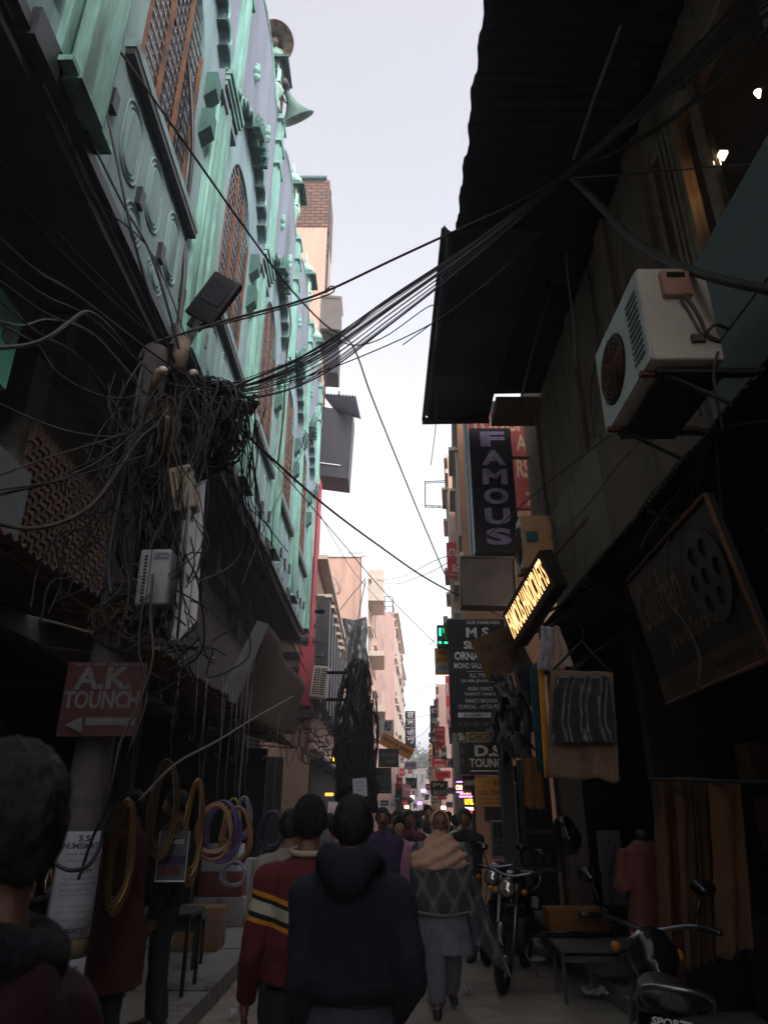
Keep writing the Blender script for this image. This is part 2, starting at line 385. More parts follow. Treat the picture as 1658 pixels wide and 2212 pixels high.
# soffit, lower storey, floor beams
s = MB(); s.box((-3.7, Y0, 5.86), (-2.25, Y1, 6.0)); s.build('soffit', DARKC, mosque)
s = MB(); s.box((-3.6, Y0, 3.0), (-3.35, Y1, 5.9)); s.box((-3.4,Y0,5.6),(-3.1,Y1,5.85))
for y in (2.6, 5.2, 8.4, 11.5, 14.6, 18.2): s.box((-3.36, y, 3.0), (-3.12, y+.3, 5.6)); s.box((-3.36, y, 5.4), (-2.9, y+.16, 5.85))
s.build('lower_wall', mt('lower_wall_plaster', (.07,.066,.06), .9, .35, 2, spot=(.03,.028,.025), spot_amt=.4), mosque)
s = MB(); s.box((-3.1,3.4,2.95),(-3.02,5.35,4.25)); s.box((-3.1,5.35,2.95),(-3.02,7.2,3.45))
s.build('balcony_panel', mt('blue_grey_board', (.10,.125,.135), .8, .2, 3), mosque)
s = MB(); s.add([(-3.02,5.3,4.25),(-3.02,5.35,2.95),(-3.02,7.2,3.45),(-3.02,7.0,3.9)],[(0,1,2,3)])
# brown jali screen
jl = MB()
for i in range(26):
    y = 5.3+i*.085; jl.box((-3.10, y, 3.4), (-3.06, y+.045, 4.75))
    for j in range(8):
        z = 3.5+j*.15+(.075 if i%2 else 0); jl.box((-3.08, y-.02, z), (-3.045, y+.07, z+.035))
jl.build('wooden_screen', mt('brown_lattice', (.065,.036,.022), .8, .4, 8), mosque)
jl = MB()
for i in range(110):
    y = 7.7+i*.09; jl.box((-3.09, y, 3.0), (-3.06, y+.03, 4.9))
jl.build('slat_screen', mt('grey_brown_slats', (.05,.046,.042), .85, .35, 8), mosque)
# shop interiors below: back wall, partitions, ceiling
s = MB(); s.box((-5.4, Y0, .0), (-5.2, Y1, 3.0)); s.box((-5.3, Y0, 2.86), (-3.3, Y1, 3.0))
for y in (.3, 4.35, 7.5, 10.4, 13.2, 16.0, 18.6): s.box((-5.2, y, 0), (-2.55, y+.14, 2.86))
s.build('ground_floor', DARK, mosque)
# second, closer wall strip with green hoarding at the left edge
fe = empty('shop_hoarding', (-2.75, 3.9, 4.0), 'bright teal board fixed high on the wall at the left edge', 'hoarding')
s = MB(); s.box((-3.0,3.0,4.60),(-2.93,4.57,5.28)); s.build('board', mt('bright_teal_board',(.05,.33,.25),.6,.2,3), fe)
s = MB(); s.cbox((-2.925,4.42,5.02),(.01,.12,.16)); s.build('emblem', DKMET, fe)

# the street goes on behind the camera: houses on both sides, plus an unseen sheet added to block sky light
bh = empty('shop_house', (-5,-12,0), 'tall dark house continuing the left side of the street behind the camera', 'house')
s = MB(); s.box((-8,-26,0),(-2.4,.2,14)); s.build('wall', mt('house_render',(.10,.085,.07),.9,.25,2), bh)
s = MB(); s.box((-2.39,-14,.1),(-2.36,-.5,2.9)); s.build('shutter', DKMET, bh)
bh = empty('shop_house', (5,-16,0), 'tall dark house continuing the right side of the street behind the camera', 'house')
s = MB(); s.box((2.5,-26,0),(8,-6.3,11)); s.build('wall', mt('house_render',(.10,.085,.07)), bh)
s = MB(); s.grid(lambda a,b: (-2.35+4.8*a, -16+11.0*b, 3.5-.25*math.sin(a*PI)+.04*math.sin(b*40)), 16, 60, True, .01); s.build('light_blocking_tarp', mt('blue_black_tarp',(.03,.03,.045),.7,.3,3), None, 'added unseen dark tarpaulin blocking sky light behind the camera', 'tarpaulin')
# ------------------------------------------------------------------ right-hand building
rb = empty('shop_building', (4.2, 2.0, 0), 'dark brown shop building on the right with a wide corrugated canopy', 'building')
BRN = mt('brown_plaster', (.20,.135,.09), .85, .25, 2.5, spot=(.06,.045,.035), spot_amt=.35, streak=True)
GRN = mt('grey_green_plaster', (.23,.19,.135), .85, .22, 2.5, spot=(.07,.06,.05), spot_amt=.3, streak=True)
GRYB = mt('slate_blue_panel', (.135,.165,.18), .6, .12, 3, bump=.1)
def RF(x, y0, z0=0): return frame((x, y0, z0), (0,-1,0), (0,0,1))     # plane facing the street (-x): u runs towards the camera
s = MB()
s.box((2.42, 10.3, 0), (6, 10.5, 8.4)); s.box((2.42,-6,7.0),(2.6,10.3,11.5)); s.box((2.42,4.55,5.3),(2.58,10.3,7.0)); s.box((2.42,-6,5.3),(2.58,2.75,7.0))
s.box((2.6,-6,11.3),(8,10.3,11.5)); s.box((2.6,-6.2,0),(8,-6,11.5))
s.box((2.36,4.7,5.33),(2.43,5.0,7.55)); s.box((2.36,5.7,5.33),(2.43,6.0,7.55)); s.box((2.36,7.2,5.33),(2.43,7.4,7.55))
s.build('wall', BRN, rb)
s = MB(); s.box((2.3,-6,4.1),(2.45,4.2,5.33)); s.build('fascia_panel', GRYB, rb)
s = MB(); s.box((2.31,4.2,4.1),(2.45,6.6,5.33)); s.build('fascia_panel', BRN, rb)
s = MB(); s.box((2.30,6.6,4.1),(2.45,9.0,5.33)); s.build('fascia_panel', GRN, rb)
s = MB(); s.box((2.32,-6,3.95),(6,10.3,4.095)); s.build('floor_slab', DARKC, rb)
s = MB()                                                   # window column frames
for y in (2.75, 3.72, 4.05, 4.5): s.box((2.40,y,5.34),(2.5,y+.07,6.99))
for k, y in enumerate((4.12,4.2,4.28)): s.box((2.38,y,5.34),(2.42,y+.04,6.99))
s.box((2.40,2.75,6.9),(2.5,4.57,6.99)); s.box((2.40,2.75,5.34),(2.5,4.57,5.40)); wfr = s.build('window', mt('worn_beige_frame',(.22,.17,.12),.6,.3,6), rb)
s = MB(); s.box((2.45,2.82,5.40),(2.46,3.72,6.9)); s.box((2.45,3.79,5.40),(2.46,4.05,6.9)); gl = s.build('pane', mt('clear_pane',(.1,.1,.1),.05,.1,3,bump=0,alpha=.22), rb)
gl.parent = wfr; 
s = MB(); s.box((2.6,2.4,5.3),(4.4,4.7,5.35)); s.box((4.3,2.4,5.3),(4.4,4.7,7.0)); s.box((2.6,2.4,6.95),(4.4,4.7,7.0)); s.box((2.6,4.6,5.3),(4.4,4.7,7.0)); s.box((2.6,2.35,5.3),(4.4,2.4,7))
s.build('upstairs_room', mt('warm_room_wall',(.05,.032,.02),.8,.3,2), rb)
LAMPW = mt('warm_lamp', (1,.52,.2), emit=9); LAMPC = mt('pale_lamp', (1,.82,.62), emit=1.1)
for i,(q, m_) in enumerate((((1558,336),LAMPC),((1543,360),LAMPW))):
    p = P(*q, x=2.52); l = MB(); l.cbox(p, (.06,.07,.03)); l.build('ceiling_lamp', m_, label='pale square ceiling lamp behind the upstairs window' if i==0 else 'orange square ceiling lamp below the pale one upstairs', cat='lamp')
p = P(1636,203,x=2.28); l = MB(); l.lathe([(.022,.05),(.008,.0)], p-Vector((0,0,.03)), 10); sp = l.build('spot_lamp', mt('bright_lamp',(1,.9,.78),emit=1.6), label='small bright cone lamp high at the right edge', cat='lamp')
l = MB(); l.tube([p+Vector((0,0,.03)), p+Vector((.14,0,.1))], .012); l.build('arm', DKMET, sp)
# ground floor of the right building: piers, dark back wall, ceiling
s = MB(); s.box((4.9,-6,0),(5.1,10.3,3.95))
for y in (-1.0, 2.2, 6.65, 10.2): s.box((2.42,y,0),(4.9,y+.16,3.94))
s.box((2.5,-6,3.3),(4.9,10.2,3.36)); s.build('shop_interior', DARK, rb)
# corrugated canopy high over the street
CAN = mt('dark_corrugated_iron', (.018,.018,.024), .6, .35, 4, metal=.3, bump=.2)
cn = empty('canopy', (2.4, 5, 7.55), 'wide black corrugated iron canopy high over the right side of the street', 'canopy')
def canz(x, y): return 7.56 + .02*(x-.8)
mb = MB(); n = 150
def edge(y): return .80+.03*noise.noise(Vector((0,y*2.2,3)))+.012*math.sin(y*16)
mb.grid(lambda a, b: ((lambda y: (edge(y)+(2.42-edge(y))*b, y, canz(edge(y)+(2.42-edge(y))*b, y)+.016*math.sin(2*PI*y/.12)))(-4+13.2*a)), 700, 8, True, .004); mb.build('corrugated_sheet', CAN, cn)
s = MB()
for x in (1.15, 1.6, 2.05): s.box((x,-4,7.60),(x+.05,9.2,7.66))
for y in (-2.5,-.5,1.5,3.2,5.2,7.2,9.0): s.box((.9,y,7.66),(2.42,y+.05,7.72))
s.build('rafter', DKMET, cn)
s = MB(); s.tube([P(1340,55,z=7.45), P(1285,205,z=7.4), P(1238,345,z=7.2)], .018, 6); s.build('stay_pipe', mt('rusty_pale_pipe',(.24,.18,.12),.7,.4,10), cn)
# tarpaulin blind rolled beyond the canopy
bl = empty('tarpaulin', (1.5, 7.8, 7.3), 'black tarpaulin blind stretched below the far end of the canopy', 'tarpaulin')
def tz(x,y): return 7.44+.03*math.sin(x*7+y)+.02*math.sin(y*5)
mb = MB(); mb.grid(lambda a,b: ((.66+.04*math.sin(b*5)*.5)+1.05*a, 5.75+3.95*b, tz(.66+1.05*a,5.75+3.95*b)+(.10*(1-a/.06) if a<.06 else 0)), 24, 40, True, .006); mb.build('sheet', mt('black_tarp',(.016,.016,.022),.5,.3,5,bump=.3), bl)
s = MB(); s.tube([(.62,9.74,7.4),(1.7,9.74,7.42)], .06, 10); s.tube([(.66,5.8,7.5),(.64,9.74,7.42)], .03, 8); s.build('roller', DKMET, bl)
bx = MB(); bx.box((1.72,9.1,7.28),(2.4,9.7,7.45)); bx.build('awning_box', BRN, None, 'brown box end of the awning under the canopy corner', 'box')
for i,(pts,l) in enumerate(((((1215,390,6.4),(1222,560,6.2),(1238,700,5.9),(1243,800,5.8)),'pale rope hanging from the cable knot below the canopy'),
      (((1208,480,6.3),(1190,620,6.3),(1160,720,6.3),(1120,880,6.3)),'thin dark pipe sloping down under the canopy'),
      (((985,640,7.5),(1005,760,7.7),(1030,825,7.8),(1050,845,7.8),(1075,825,7.8),(1090,760,7.7),(1095,700,7.6)),'grey cord hanging in a loop below the tarpaulin'),
      (((1022,225,4.6),(1014,262,4.6),(1026,283,4.7)),'short pale cord at the canopy edge'),
      (((980,500,6.2),(990,560,6.3),(985,600,6.4)),'frayed pale cord beside the tarpaulin notch'),
      (((940,680,8.3),(938,800,8.5),(942,900,8.6),(930,1005,8.7)),'thin cord dangling below the tarpaulin corner'))):
    t = MB(); t.tube(smooth_pts([P(a,b,y=c) for a,b,c in pts],6), .012 if i<2 else .006, 5); t.build('cord', mt('pale_cord',(.17,.16,.14),.8,.3,8,bump=0) if i in(0,3,4) else WIREM[1], label=l, cat='cord')

# air conditioner outdoor unit (fan faces the street)
def ac_unit(loc, yaw, sz, label, group=None, cover=True, col=(.68,.60,.50)):
    W, D, H = sz; a = empty('air_conditioner', loc, label, 'air conditioner', group, yaw)
    m_ = mt('aged_ac_casing_%d' % int(col[0]*100), col, .55, .12, 3, bump=.1, spot=(.28,.17,.10), spot_amt=.12, spot_scale=5)
    def bl_(mb, n, mat, par=a): 
        o = mb.build(n, mat, None, org=(0,0,0)); o.parent = par; return o
    s = MB(); s.cbox((0,0,H/2), (W,D,H), bev=.018); body = bl_(s,'casing',m_)
    s = MB(); s.plate([rrect(-W/2+.01,.012,W/2-.01,H-.012,.02), [( -W*.16+H*.36*math.cos(t*PI/16), H*.5+H*.36*math.sin(t*PI/16)) for t in range(32)]], .012, frame((0,-D/2-.008,0),(1,0,0),(0,0,1))); bl_(s,'front_panel',mt('pale_ac_front',(.55,.58,.56),.5,.2,3,bump=.05))
    s = MB(); s.lathe([(H*.355,0),(H*.355,.004)], n=32, mtx=frame((-W*.16,-D/2-.003,H*.5),(1,0,0),(0,0,1))); bl_(s,'fan_recess',DARK)
    s = MB(); c = Vector((-W*.16,-D/2-.02,H*.5))
    for k in range(1,8): s.tube([c+Vector((H*.045*k*1.02*math.cos(t*PI/14),0,H*.045*k*1.02*math.sin(t*PI/14))) for t in range(28)], .0035, 4, closed=True)
    for k in range(4): 
        d = Vector((math.cos(k*PI/4),0,math.sin(k*PI/4)))*H*.35; s.tube([c-d,c+d],.004,4)
    for k in range(3):
        s.add([c+Vector((0,.012,0)), c+Vector((H*.3*math.cos(k*2.1),.008,H*.3*math.sin(k*2.1))), c+Vector((H*.3*math.cos(k*2.1+.9),.016,H*.3*math.sin(k*2.1+.9)))], [(0,1,2)])
    bl_(s,'fan_guard',RUST)
    s = MB()
    for k in range(11): s.cbox((W*.34,-D/2-.012,H*.16+k*H*.065),(W*.2,.008,H*.022), Matrix.Identity(4))
    bl_(s,'louvre',mt('grey_louvre',(.22,.24,.24),.6,.2,4))
    if cover:
        s = MB(); s.cbox((W/2+.02,-.0,H*.78),(.045,D*.42,H*.27),bev=.008); cv = bl_(s,'terminal_cover',mt('salmon_cover',(.50,.26,.18),.5,.15,5))
        s = MB(); s.cbox((W/2+.045,0,H*.86),(.006,D*.26,H*.05)); bl_(s,'handle_slot',DARK)
        s = MB(); s.tube(smooth_pts([(W/2+.04,.02,H*.64),(W/2+.06,.05,H*.5),(W/2+.06,.08,H*.35),(W/2+.03,.12,H*.22),(W/2,.2,H*.18)],5),.014,6); s.tube(smooth_pts([(W/2,.10,H*.2),(W/2+.08,.14,H*.26),(W/2+.02,.25,H*.3)],5),.010,6); s.cbox((W/2+.01,.07,H*.2),(.03,.08,.05)); bl_(s,'pipe',mt('pipe_lagging',(.10,.085,.07),.8,.3,9))
    s = MB(); s.cbox((-W*.36,.06,-.02),(.035,D+.2,.03)); s.cbox((W*.36,.06,-.02),(.035,D+.2,.03)); bl_(s,'bracket',RUST)
    return a
p = P(1425,900,y=3.75)
# yaw so that the fan (local -y) faces the street (-x): rotate by -90 deg, local +x then points to the camera (-y)
ac_unit((1.77, 3.80, 4.01), R(-90), (.90,.42,.68), 'big cream air conditioner with salmon cover on the right-hand wall')
s = MB(); s.box((1.60,3.42,3.965),(2.30,3.47,4.0)); s.box((1.60,4.12,3.965),(2.30,4.17,4.0)); s.box((1.62,3.4,3.955),(2.0,4.2,3.965)); s.tube([(1.66,3.44,3.96),(2.3,3.44,3.6)],.015,5); s.tube([(1.66,4.14,3.96),(2.3,4.14,3.6)],.015,5); s.build('bracket_shelf', DKMET, None, 'dark shelf carrying the big cream air conditioner', 'shelf')
a2 = P(1160,1225,y=8.2); ac_unit((a2.x+.02, 8.3, a2.z-.02), R(-90), (.30,.38,.70), 'narrow air conditioner with warm light painted in as orange beside the tall black sign', cover=False, col=(.80,.42,.20))  # orange casing colour stands in for warm sunlight on the unit
s = MB(); s.box((a2.x-.12,8.13,a2.z+.32),(a2.x+.03,8.145,a2.z+.45)); s.build('sticker', mt('blue_sticker',(.03,.16,.2),.5,.1,4), None,'blue square sticker on the orange air conditioner','sticker')
# thick black pipe sagging from the cable knot to the right
t = MB(); t.tube(smooth_pts([P(a,b,y=c) for a,b,c in ((1235,385,4.6),(1290,440,4.2),(1370,520,3.8),(1470,575,3.4),(1560,605,3.1),(1658,625,2.9),(1760,640,2.7))],8), .028, 10); t.build('hose', mt('black_hose',(.03,.027,.024),.6,.2,9), label='thick black hose sagging across in front of the cream air conditioner', cat='hose')
# corrugated awning below the ledge on the right, ragged edge
aw = empty('awning', (2.3, 5, 3.7), 'black corrugated awning with ragged edge under the right-hand ledge', 'awning')
mb = MB(); mb.grid(lambda a,b: ((lambda y,x: (x, y, 3.60+.35*(x-1.86)/.5+.013*math.sin(2*PI*y/.076)+.01*noise.noise(Vector((x*3,y*3,0)))))(0.5+7.9*a, 1.86+.03*noise.noise(Vector((0,(0.5+7.9*a)*3,1)))*(1-b)+.55*b)), 500, 6, True, .003); mb.build('corrugated_sheet', mt('soot_black_iron',(.02,.018,.017),.7,.4,6,metal=.2), aw)
for y in (1.0,2.8,4.6,6.4,8.2): s = MB(); s.tube([(2.42,y,3.3),(1.9,y,3.6)],.012,5); s.build('strut', RUST, aw)
# jewellers' signboard hung below the awning
js = empty('signboard', (2.1, 4.5, 2.4), "long dark jeweller's signboard with a film reel emblem under the right awning", 'signboard')
fm = frame((2.16, 5.45, 2.36), (-.05,-1,0), (-.18,0,1))
s = MB(); s.plate([rect(0,0,1.72,.98)], .05, fm); s.build('board', mt('dark_brown_board',(.010,.008,.007),.6,.3,4), js)
s = MB(); s.plate([rect(0,0,1.72,.17)], .006, fm @ Matrix.Translation((0,0,.008))); s.build('lower_band', mt('brown_band',(.10,.055,.03),.6,.2,4), js)
s = MB(); put_text(s,'Gulshan',fm,.08,.52,.95,.88,.01,.3); put_text(s,'Jewellers',fm,.42,.26,1.2,.44,.01,.3); s.build('lettering', mt('old_gold_paint',(.16,.10,.05),.6,.3,6), js)
s = MB(); put_text(s,'Show Room in ( Basement )',fm,.2,.04,1.6,.13,.02,.2,z=.014); s.build('lettering', mt('dark_letter',(.02,.015,.012),.6,.3,6), js)
s = MB(); c = (1.38,.58); cir = lambda cx,cy,r,n=20: [(cx+r*math.cos(2*PI*i/n),cy+r*math.sin(2*PI*i/n)) for i in range(n)]
s.plate([cir(*c,.29,36)]+[cir(c[0]+.18*math.cos(k*PI/3),c[1]+.18*math.sin(k*PI/3),.06) for k in range(6)]+[cir(*c,.055)], .01, fm @ Matrix.Translation((0,0,.012))); s.build('reel_emblem', mt('dull_tan',(.065,.05,.038),.7,.2,5), js)
s = MB()
for a,b in (((0,.98),(1.72,.98)),((1.74,0),(1.74,.98)),((0,-.01),(1.72,-.01))):
    s.tube([fm @ Vector((*a,.01)), fm @ Vector((*b,.01))], .014, 5)
s.build('frame', RUST, js)
# cables and twine bunch above the signboard
for i in range(9):
    a = P(1540+random.uniform(-12,12),930+random.uniform(-8,8),y=3.6); b = P(random.uniform(1400,1480), random.uniform(1060,1150), y=4.6)
    t = MB(); t.tube(smooth_pts([a,(a+b)/2+Vector((random.uniform(-.08,.08),random.uniform(-.1,.1),random.uniform(-.1,.05))),b,b+Vector((random.uniform(-.15,.1),.1,random.uniform(-.2,.0)))],6),.007,5)
    t.build('twine', WIREM[2], label='thin brown twine knotted above the film reel signboard', cat='twine', group='twines above the film reel signboard')
for i,(pts,l) in enumerate(((((1480,1060,4.4),(1455,1130,4.4),(1438,1200,4.4),(1440,1290,4.4),(1480,1350,4.3),(1510,1420,4.2),(1505,1490,4.2)),'loose pale wire looping down over the jeweller\'s signboard'),
     (((1545,925,3.5),(1550,1010,3.7),(1555,1100,3.9),(1560,1200,3.9)),'loose wire hanging straight onto the film reel emblem'),
     (((1690,905,3.0),(1600,915,3.3),(1545,930,3.5)),'pair of pale wires reaching the knot from the right edge'),
     (((1560,930,3.3),(1545,850,3.2),(1540,800,3.2),(1550,760,3.2)),'cable running up from the knot towards the cream air conditioner'))):
    t = MB(); t.tube(smooth_pts([P(a,b,y=c) for a,b,c in pts],6), .009, 5); t.build('wire', WIREM[2], label=l, cat='wire')
# ------------------------------------------------------------------ left side street things
IRON = mt('rusty_corrugated', (.10,.06,.04), .75, .4, 5, metal=.2, spot=(.22,.13,.09), spot_amt=.3)
def left_awning(y0, y1, label):
    a = empty('awning', (-2.3, (y0+y1)/2, 3.0), label, 'awning')
    n = int((y1-y0)/.076*5)
    def f(u,b):
        y = y0+(y1-y0)*u; x = -1.88+.04*noise.noise(Vector((0,y*2,1)))*(1-b)-1.3*b
        return (x, y, 2.9-.05*abs(math.sin(y*.7))*(1-b)+.28*b+.016*math.sin(2*PI*y/.10)+.012*noise.noise(Vector((x*3,y*3,2))))
    mb = MB(); mb.grid(f, n, 6, True, .003); mb.build('corrugated_sheet', IRON, a)
    s = MB(); y = y0+.2
    while y < y1: s.tube([(-3.2,y,2.95),(-1.93,y,2.84)],.014,5); y += 1.2
    s.tube([(-1.98,y0,2.85),(-1.98,y1,2.85)],.014,5); s.build('rafter', RUST, a)
left_awning(0.8, 5.75, 'near corrugated iron awning with rusty wavy edge over the left shops')
left_awning(5.95, 15.9, 'long corrugated awning with rusty wavy edge below the grey slat screen')

# concrete pole with bills pasted round it
PX, PY = -1.66, 4.2
pole = empty('utility_pole', (PX, PY, .16), 'round concrete utility pole wrapped in bills and cables on the left', 'utility pole')
s = MB(); s.tube([(PX,PY,.1+i*.23) for i in range(21)], [.118-.0016*i+.002*math.sin(i*2.1) for i in range(21)], 20); s.build('shaft', mt('pole_concrete',(.085,.075,.065),.85,.35,5,spot=(.15,.135,.115),spot_amt=.25), pole)
def wrap(q, z0, r, a0): a = a0+q[0]/r; return (PX+r*math.cos(a), PY+r*math.sin(a), z0+q[1])
def bill(z0, h, w, a0, lines, label):
    r = .1225; mb = MB(); n = 16
    mb.grid(lambda a,b: wrap((w*(a-.5), h*b+.0*a), z0, r, a0), n, 4, True, .002)
    o = mb.build('poster', mt('poster_paper',(.30,.30,.33),.8,.15,6,bump=.2), None, label, 'poster', org=(PX,PY,z0))
    for m_, items in lines:
        t = MB()
        for it in items:
            if it[0] == 'T':
                vs, fs = text2d(it[1], it[6] if len(it)>6 else .02); ax=min(q[0] for q in vs); bx=max(q[0] for q in vs); ay=min(q[1] for q in vs); by=max(q[1] for q in vs)
                x0,y0,x1,y1 = it[2:6]
                t.add([wrap((w*(x0-.5+(x1-x0)*(q[0]-ax)/(bx-ax)), h*(y0+(y1-y0)*(q[1]-ay)/(by-ay))), z0, r+.0025, a0) for q in vs], fs)
            else:
                x0,y0,x1,y1 = it[1:5]
                if it[0]=='R':
                    k = 8; vs = [wrap((w*(x0-.5+(x1-x0)*i/k), h*(y0 if j==0 else y1)), z0, r+.0015, a0) for j in (0,1) for i in range(k+1)]
                    t.add(vs, [(i,i+1,k+2+i,k+1+i) for i in range(k)])
                else:
                    cx,cy,rr = x0,y0,x1; k = 18; t.add([wrap((w*(cx-.5)+h*rr*math.cos(2*PI*i/k), h*(cy+rr*math.sin(2*PI*i/k))), z0, r+.0025, a0) for i in range(k)], [tuple(range(k))])
        t.build('print', m_, o)
    return o
INK = mt('print_ink', (.03,.025,.05), .8, .1, 5, bump=0); INKG = mt('print_grey', (.16,.16,.17), .8, .1, 5, bump=0); INKP = mt('print_purple', (.045,.03,.09), .8, .1, 5, bump=0)
A0 = R(-60)
bill(1.00, .50, .27, A0, [(INK, [('T','S.S.',.4,.90,.66,.965,.03),('T','NUMISMATIC',.12,.83,.95,.89,.03),('T','7080027',.2,.05,.85,.10,.03),('T','399',.55,.60,.75,.64,.03),('R',.05,.985,.95,.99)]),
   (INKG, [('T','हमारे यहाँ पुराने',.2,.76,.85,.80),('T','सिक्के खरीदे जाते हैं',.2,.70,.9,.735),('T','old coins notes stamps',.2,.53,.9,.565),('T','silver gold copper brass',.2,.48,.9,.515),('T','british india coins',.2,.43,.85,.465),('T','mughal sikh french coins',.2,.38,.9,.415),('T','foreign coins and notes',.2,.28,.9,.31),('T','best price guaranteed',.2,.23,.9,.26),('T','सिक्के वाले',.3,.15,.8,.19,.04)])],
   'tall white coin dealer bill pasted round the pole, upper one')
bill(.47, .44, .27, A0+.0, [(INK, [('T','S.S.',.55,.86,.8,.93,.03),('T','NUMISMATIC',.10,.66,.98,.80,.03),('R',.04,.965,.96,.975),('R',.04,.02,.055,.975),('R',.945,.02,.96,.975)]),
   (INKG, [('C',.30,.54,.10,0),('C',.58,.58,.055,0),('C',.76,.52,.05,0),('C',.22,.35,.05,0),('C',.42,.35,.06,0),('C',.66,.38,.06,0),('C',.84,.36,.045,0),('R',.12,.85,.35,.92)]),
   (INKP, [('R',.05,.02,.95,.22)])], 'white coin dealer bill with round coins pasted low on the pole')
t = MB()
p0 = wrap((0,0),0,.1225,A0)
bl2 = MB(); bl2.grid(lambda a,b: wrap((.25*(a-.5), .08*b), .915, .1215, A0), 10, 2, True, .001); bl2.build('torn_poster', mt('torn_brown_paper',(.13,.10,.05),.85,.5,14), None, 'torn yellowish scrap of bill between the two coin bills', 'poster')
# meter boxes on the pole
def meter(c, sz, tilt, label, col):
    m = empty('meter_box', c, label, 'meter box', 'meter boxes on the pole', 0)
    W,D,H = sz; mm = Matrix.Translation(c) @ Matrix.Rotation(tilt,4,'Y')
    s = MB(); s.cbox((0,0,0),(W,D,H),mm,bev=.02); s.build('casing', mt('meter_plastic_%d'%int(col[0]*100),col,.5,.15,7,bump=.1,spot=(.14,.10,.06),spot_amt=.2), m)
    f = mm @ frame((-W/2,-D/2-.001,-H/2),(1,0,0),(0,0,1))
    s = MB(); put_text(s,'LECCO',f,W*.48,H*.80,W*.93,H*.92,.03); s.build('lettering', mt('faded_blue_ink',(.05,.07,.12),.7,.2,9), m)
    s = MB()
    for k in range(14): s.cbox((-W*.27,-D/2-.003,-H*.42+k*H*.06),(W*.09,.008,H*.022),mm)
    s.build('vent_slots', DARK, m)
    s = MB(); s.cbox((-W*.12,-D/2-.002,0),(.004,.008,H*.96),mm); s.cbox((0,0,-H/2-.03),(W*.3,D*.5,.06),mm); s.build('seam', DKMET, m)
p = P(338,1252,y=3.95); meter(p, (.19,.13,.345), R(-1), 'pale grey meter box with dark print strapped low on the cable pole', (.27,.28,.28))
p = P(398,1060,y=4.1); meter(p, (.15,.12,.32), R(-14), 'tilted beige meter box with dark print partly behind cables', (.30,.24,.16))
# white box sign edge-on beside the meters
wp = empty('sign_box', P(415,1378,y=5.1), 'narrow white box sign standing edge-on behind the meter boxes', 'sign')
q = [P(416,1052,y=4.05),P(445,1038,y=4.55),P(425,1340,y=4.55),P(388,1380,y=4.05)]; bk = Vector((-.06,.04,0))
s = MB(); s.add(q+[v+bk for v in q],[(0,1,2,3),(4,7,6,5),(0,4,5,1),(1,5,6,2),(2,6,7,3),(3,7,4,0)]); s.build('panel', mt('bright_white_sheet',(.78,.76,.80),.4,.06,4,bump=.05), wp)
s = MB(); s.tube([q[0]+Vector((-.012,-.005,0)),q[3]+Vector((-.012,-.005,0))],.008,5); s.tube([q[0]+Vector((.05,-.012,0)),q[3]+Vector((.05,-.012,0))],.003,4); s.tube([q[0],q[1]],.012,5); s.build('edge_trim', STEEL, wp)
# floodlight on its arm
c = [P(458,582,y=4.62),P(515,612,y=4.60),P(460,700,y=4.68),P(403,675,y=4.70)]
fl = empty('floodlight', (c[0]+c[2])/2, 'black street floodlight on an arm above the cable pole', 'floodlight')
cen = (c[0]+c[1]+c[2]+c[3])/4; X = (c[1]-c[0]); Yv = (c[0]-c[3]); W, H = X.length, Yv.length; fm2 = frame(cen, X, Yv)
nrm = Vector(fm2.col[2][:3])
s = MB(); s.cbox((0,0,-.035),(W,H,.06),fm2,bev=.012); s.cbox((0,-H*.55,-.04),(W*.45,H*.3,.05),fm2,bev=.01)
for k in range(7): s.cbox((-W*.38+k*W*.125,0,-.085),(.008,H*.85,.04),fm2)
s.build('housing', DKMET, fl)
s = MB(); s.cbox((0,H*.12,.0),(W*.72,H*.5,.008),fm2); s.build('lens', mt('dull_lens',(.05,.05,.065),.25,.3,30,bump=0), fl)
s = MB(); s.tube([fm2 @ Vector((0,-H*.55,-.04)), P(420,715,y=4.5), P(395,760,y=4.35), Vector((PX+.02,PY,4.35))], .032, 8); s.build('arm', DKMET, fl)
# crossarm, insulators on the pole
s = MB(); s.tube([P(395,735,y=4.3),P(385,800,y=4.28)],.055,10); s.build('insulator', mt('rusty_insulator',(.25,.16,.10),.6,.4,14), pole)
s = MB(); s.tube([P(345,800,y=4.0),P(330,850,y=4.15)],.03,8); s.build('insulator', mt('rusty_insulator',(.25,.16,.10)), pole)

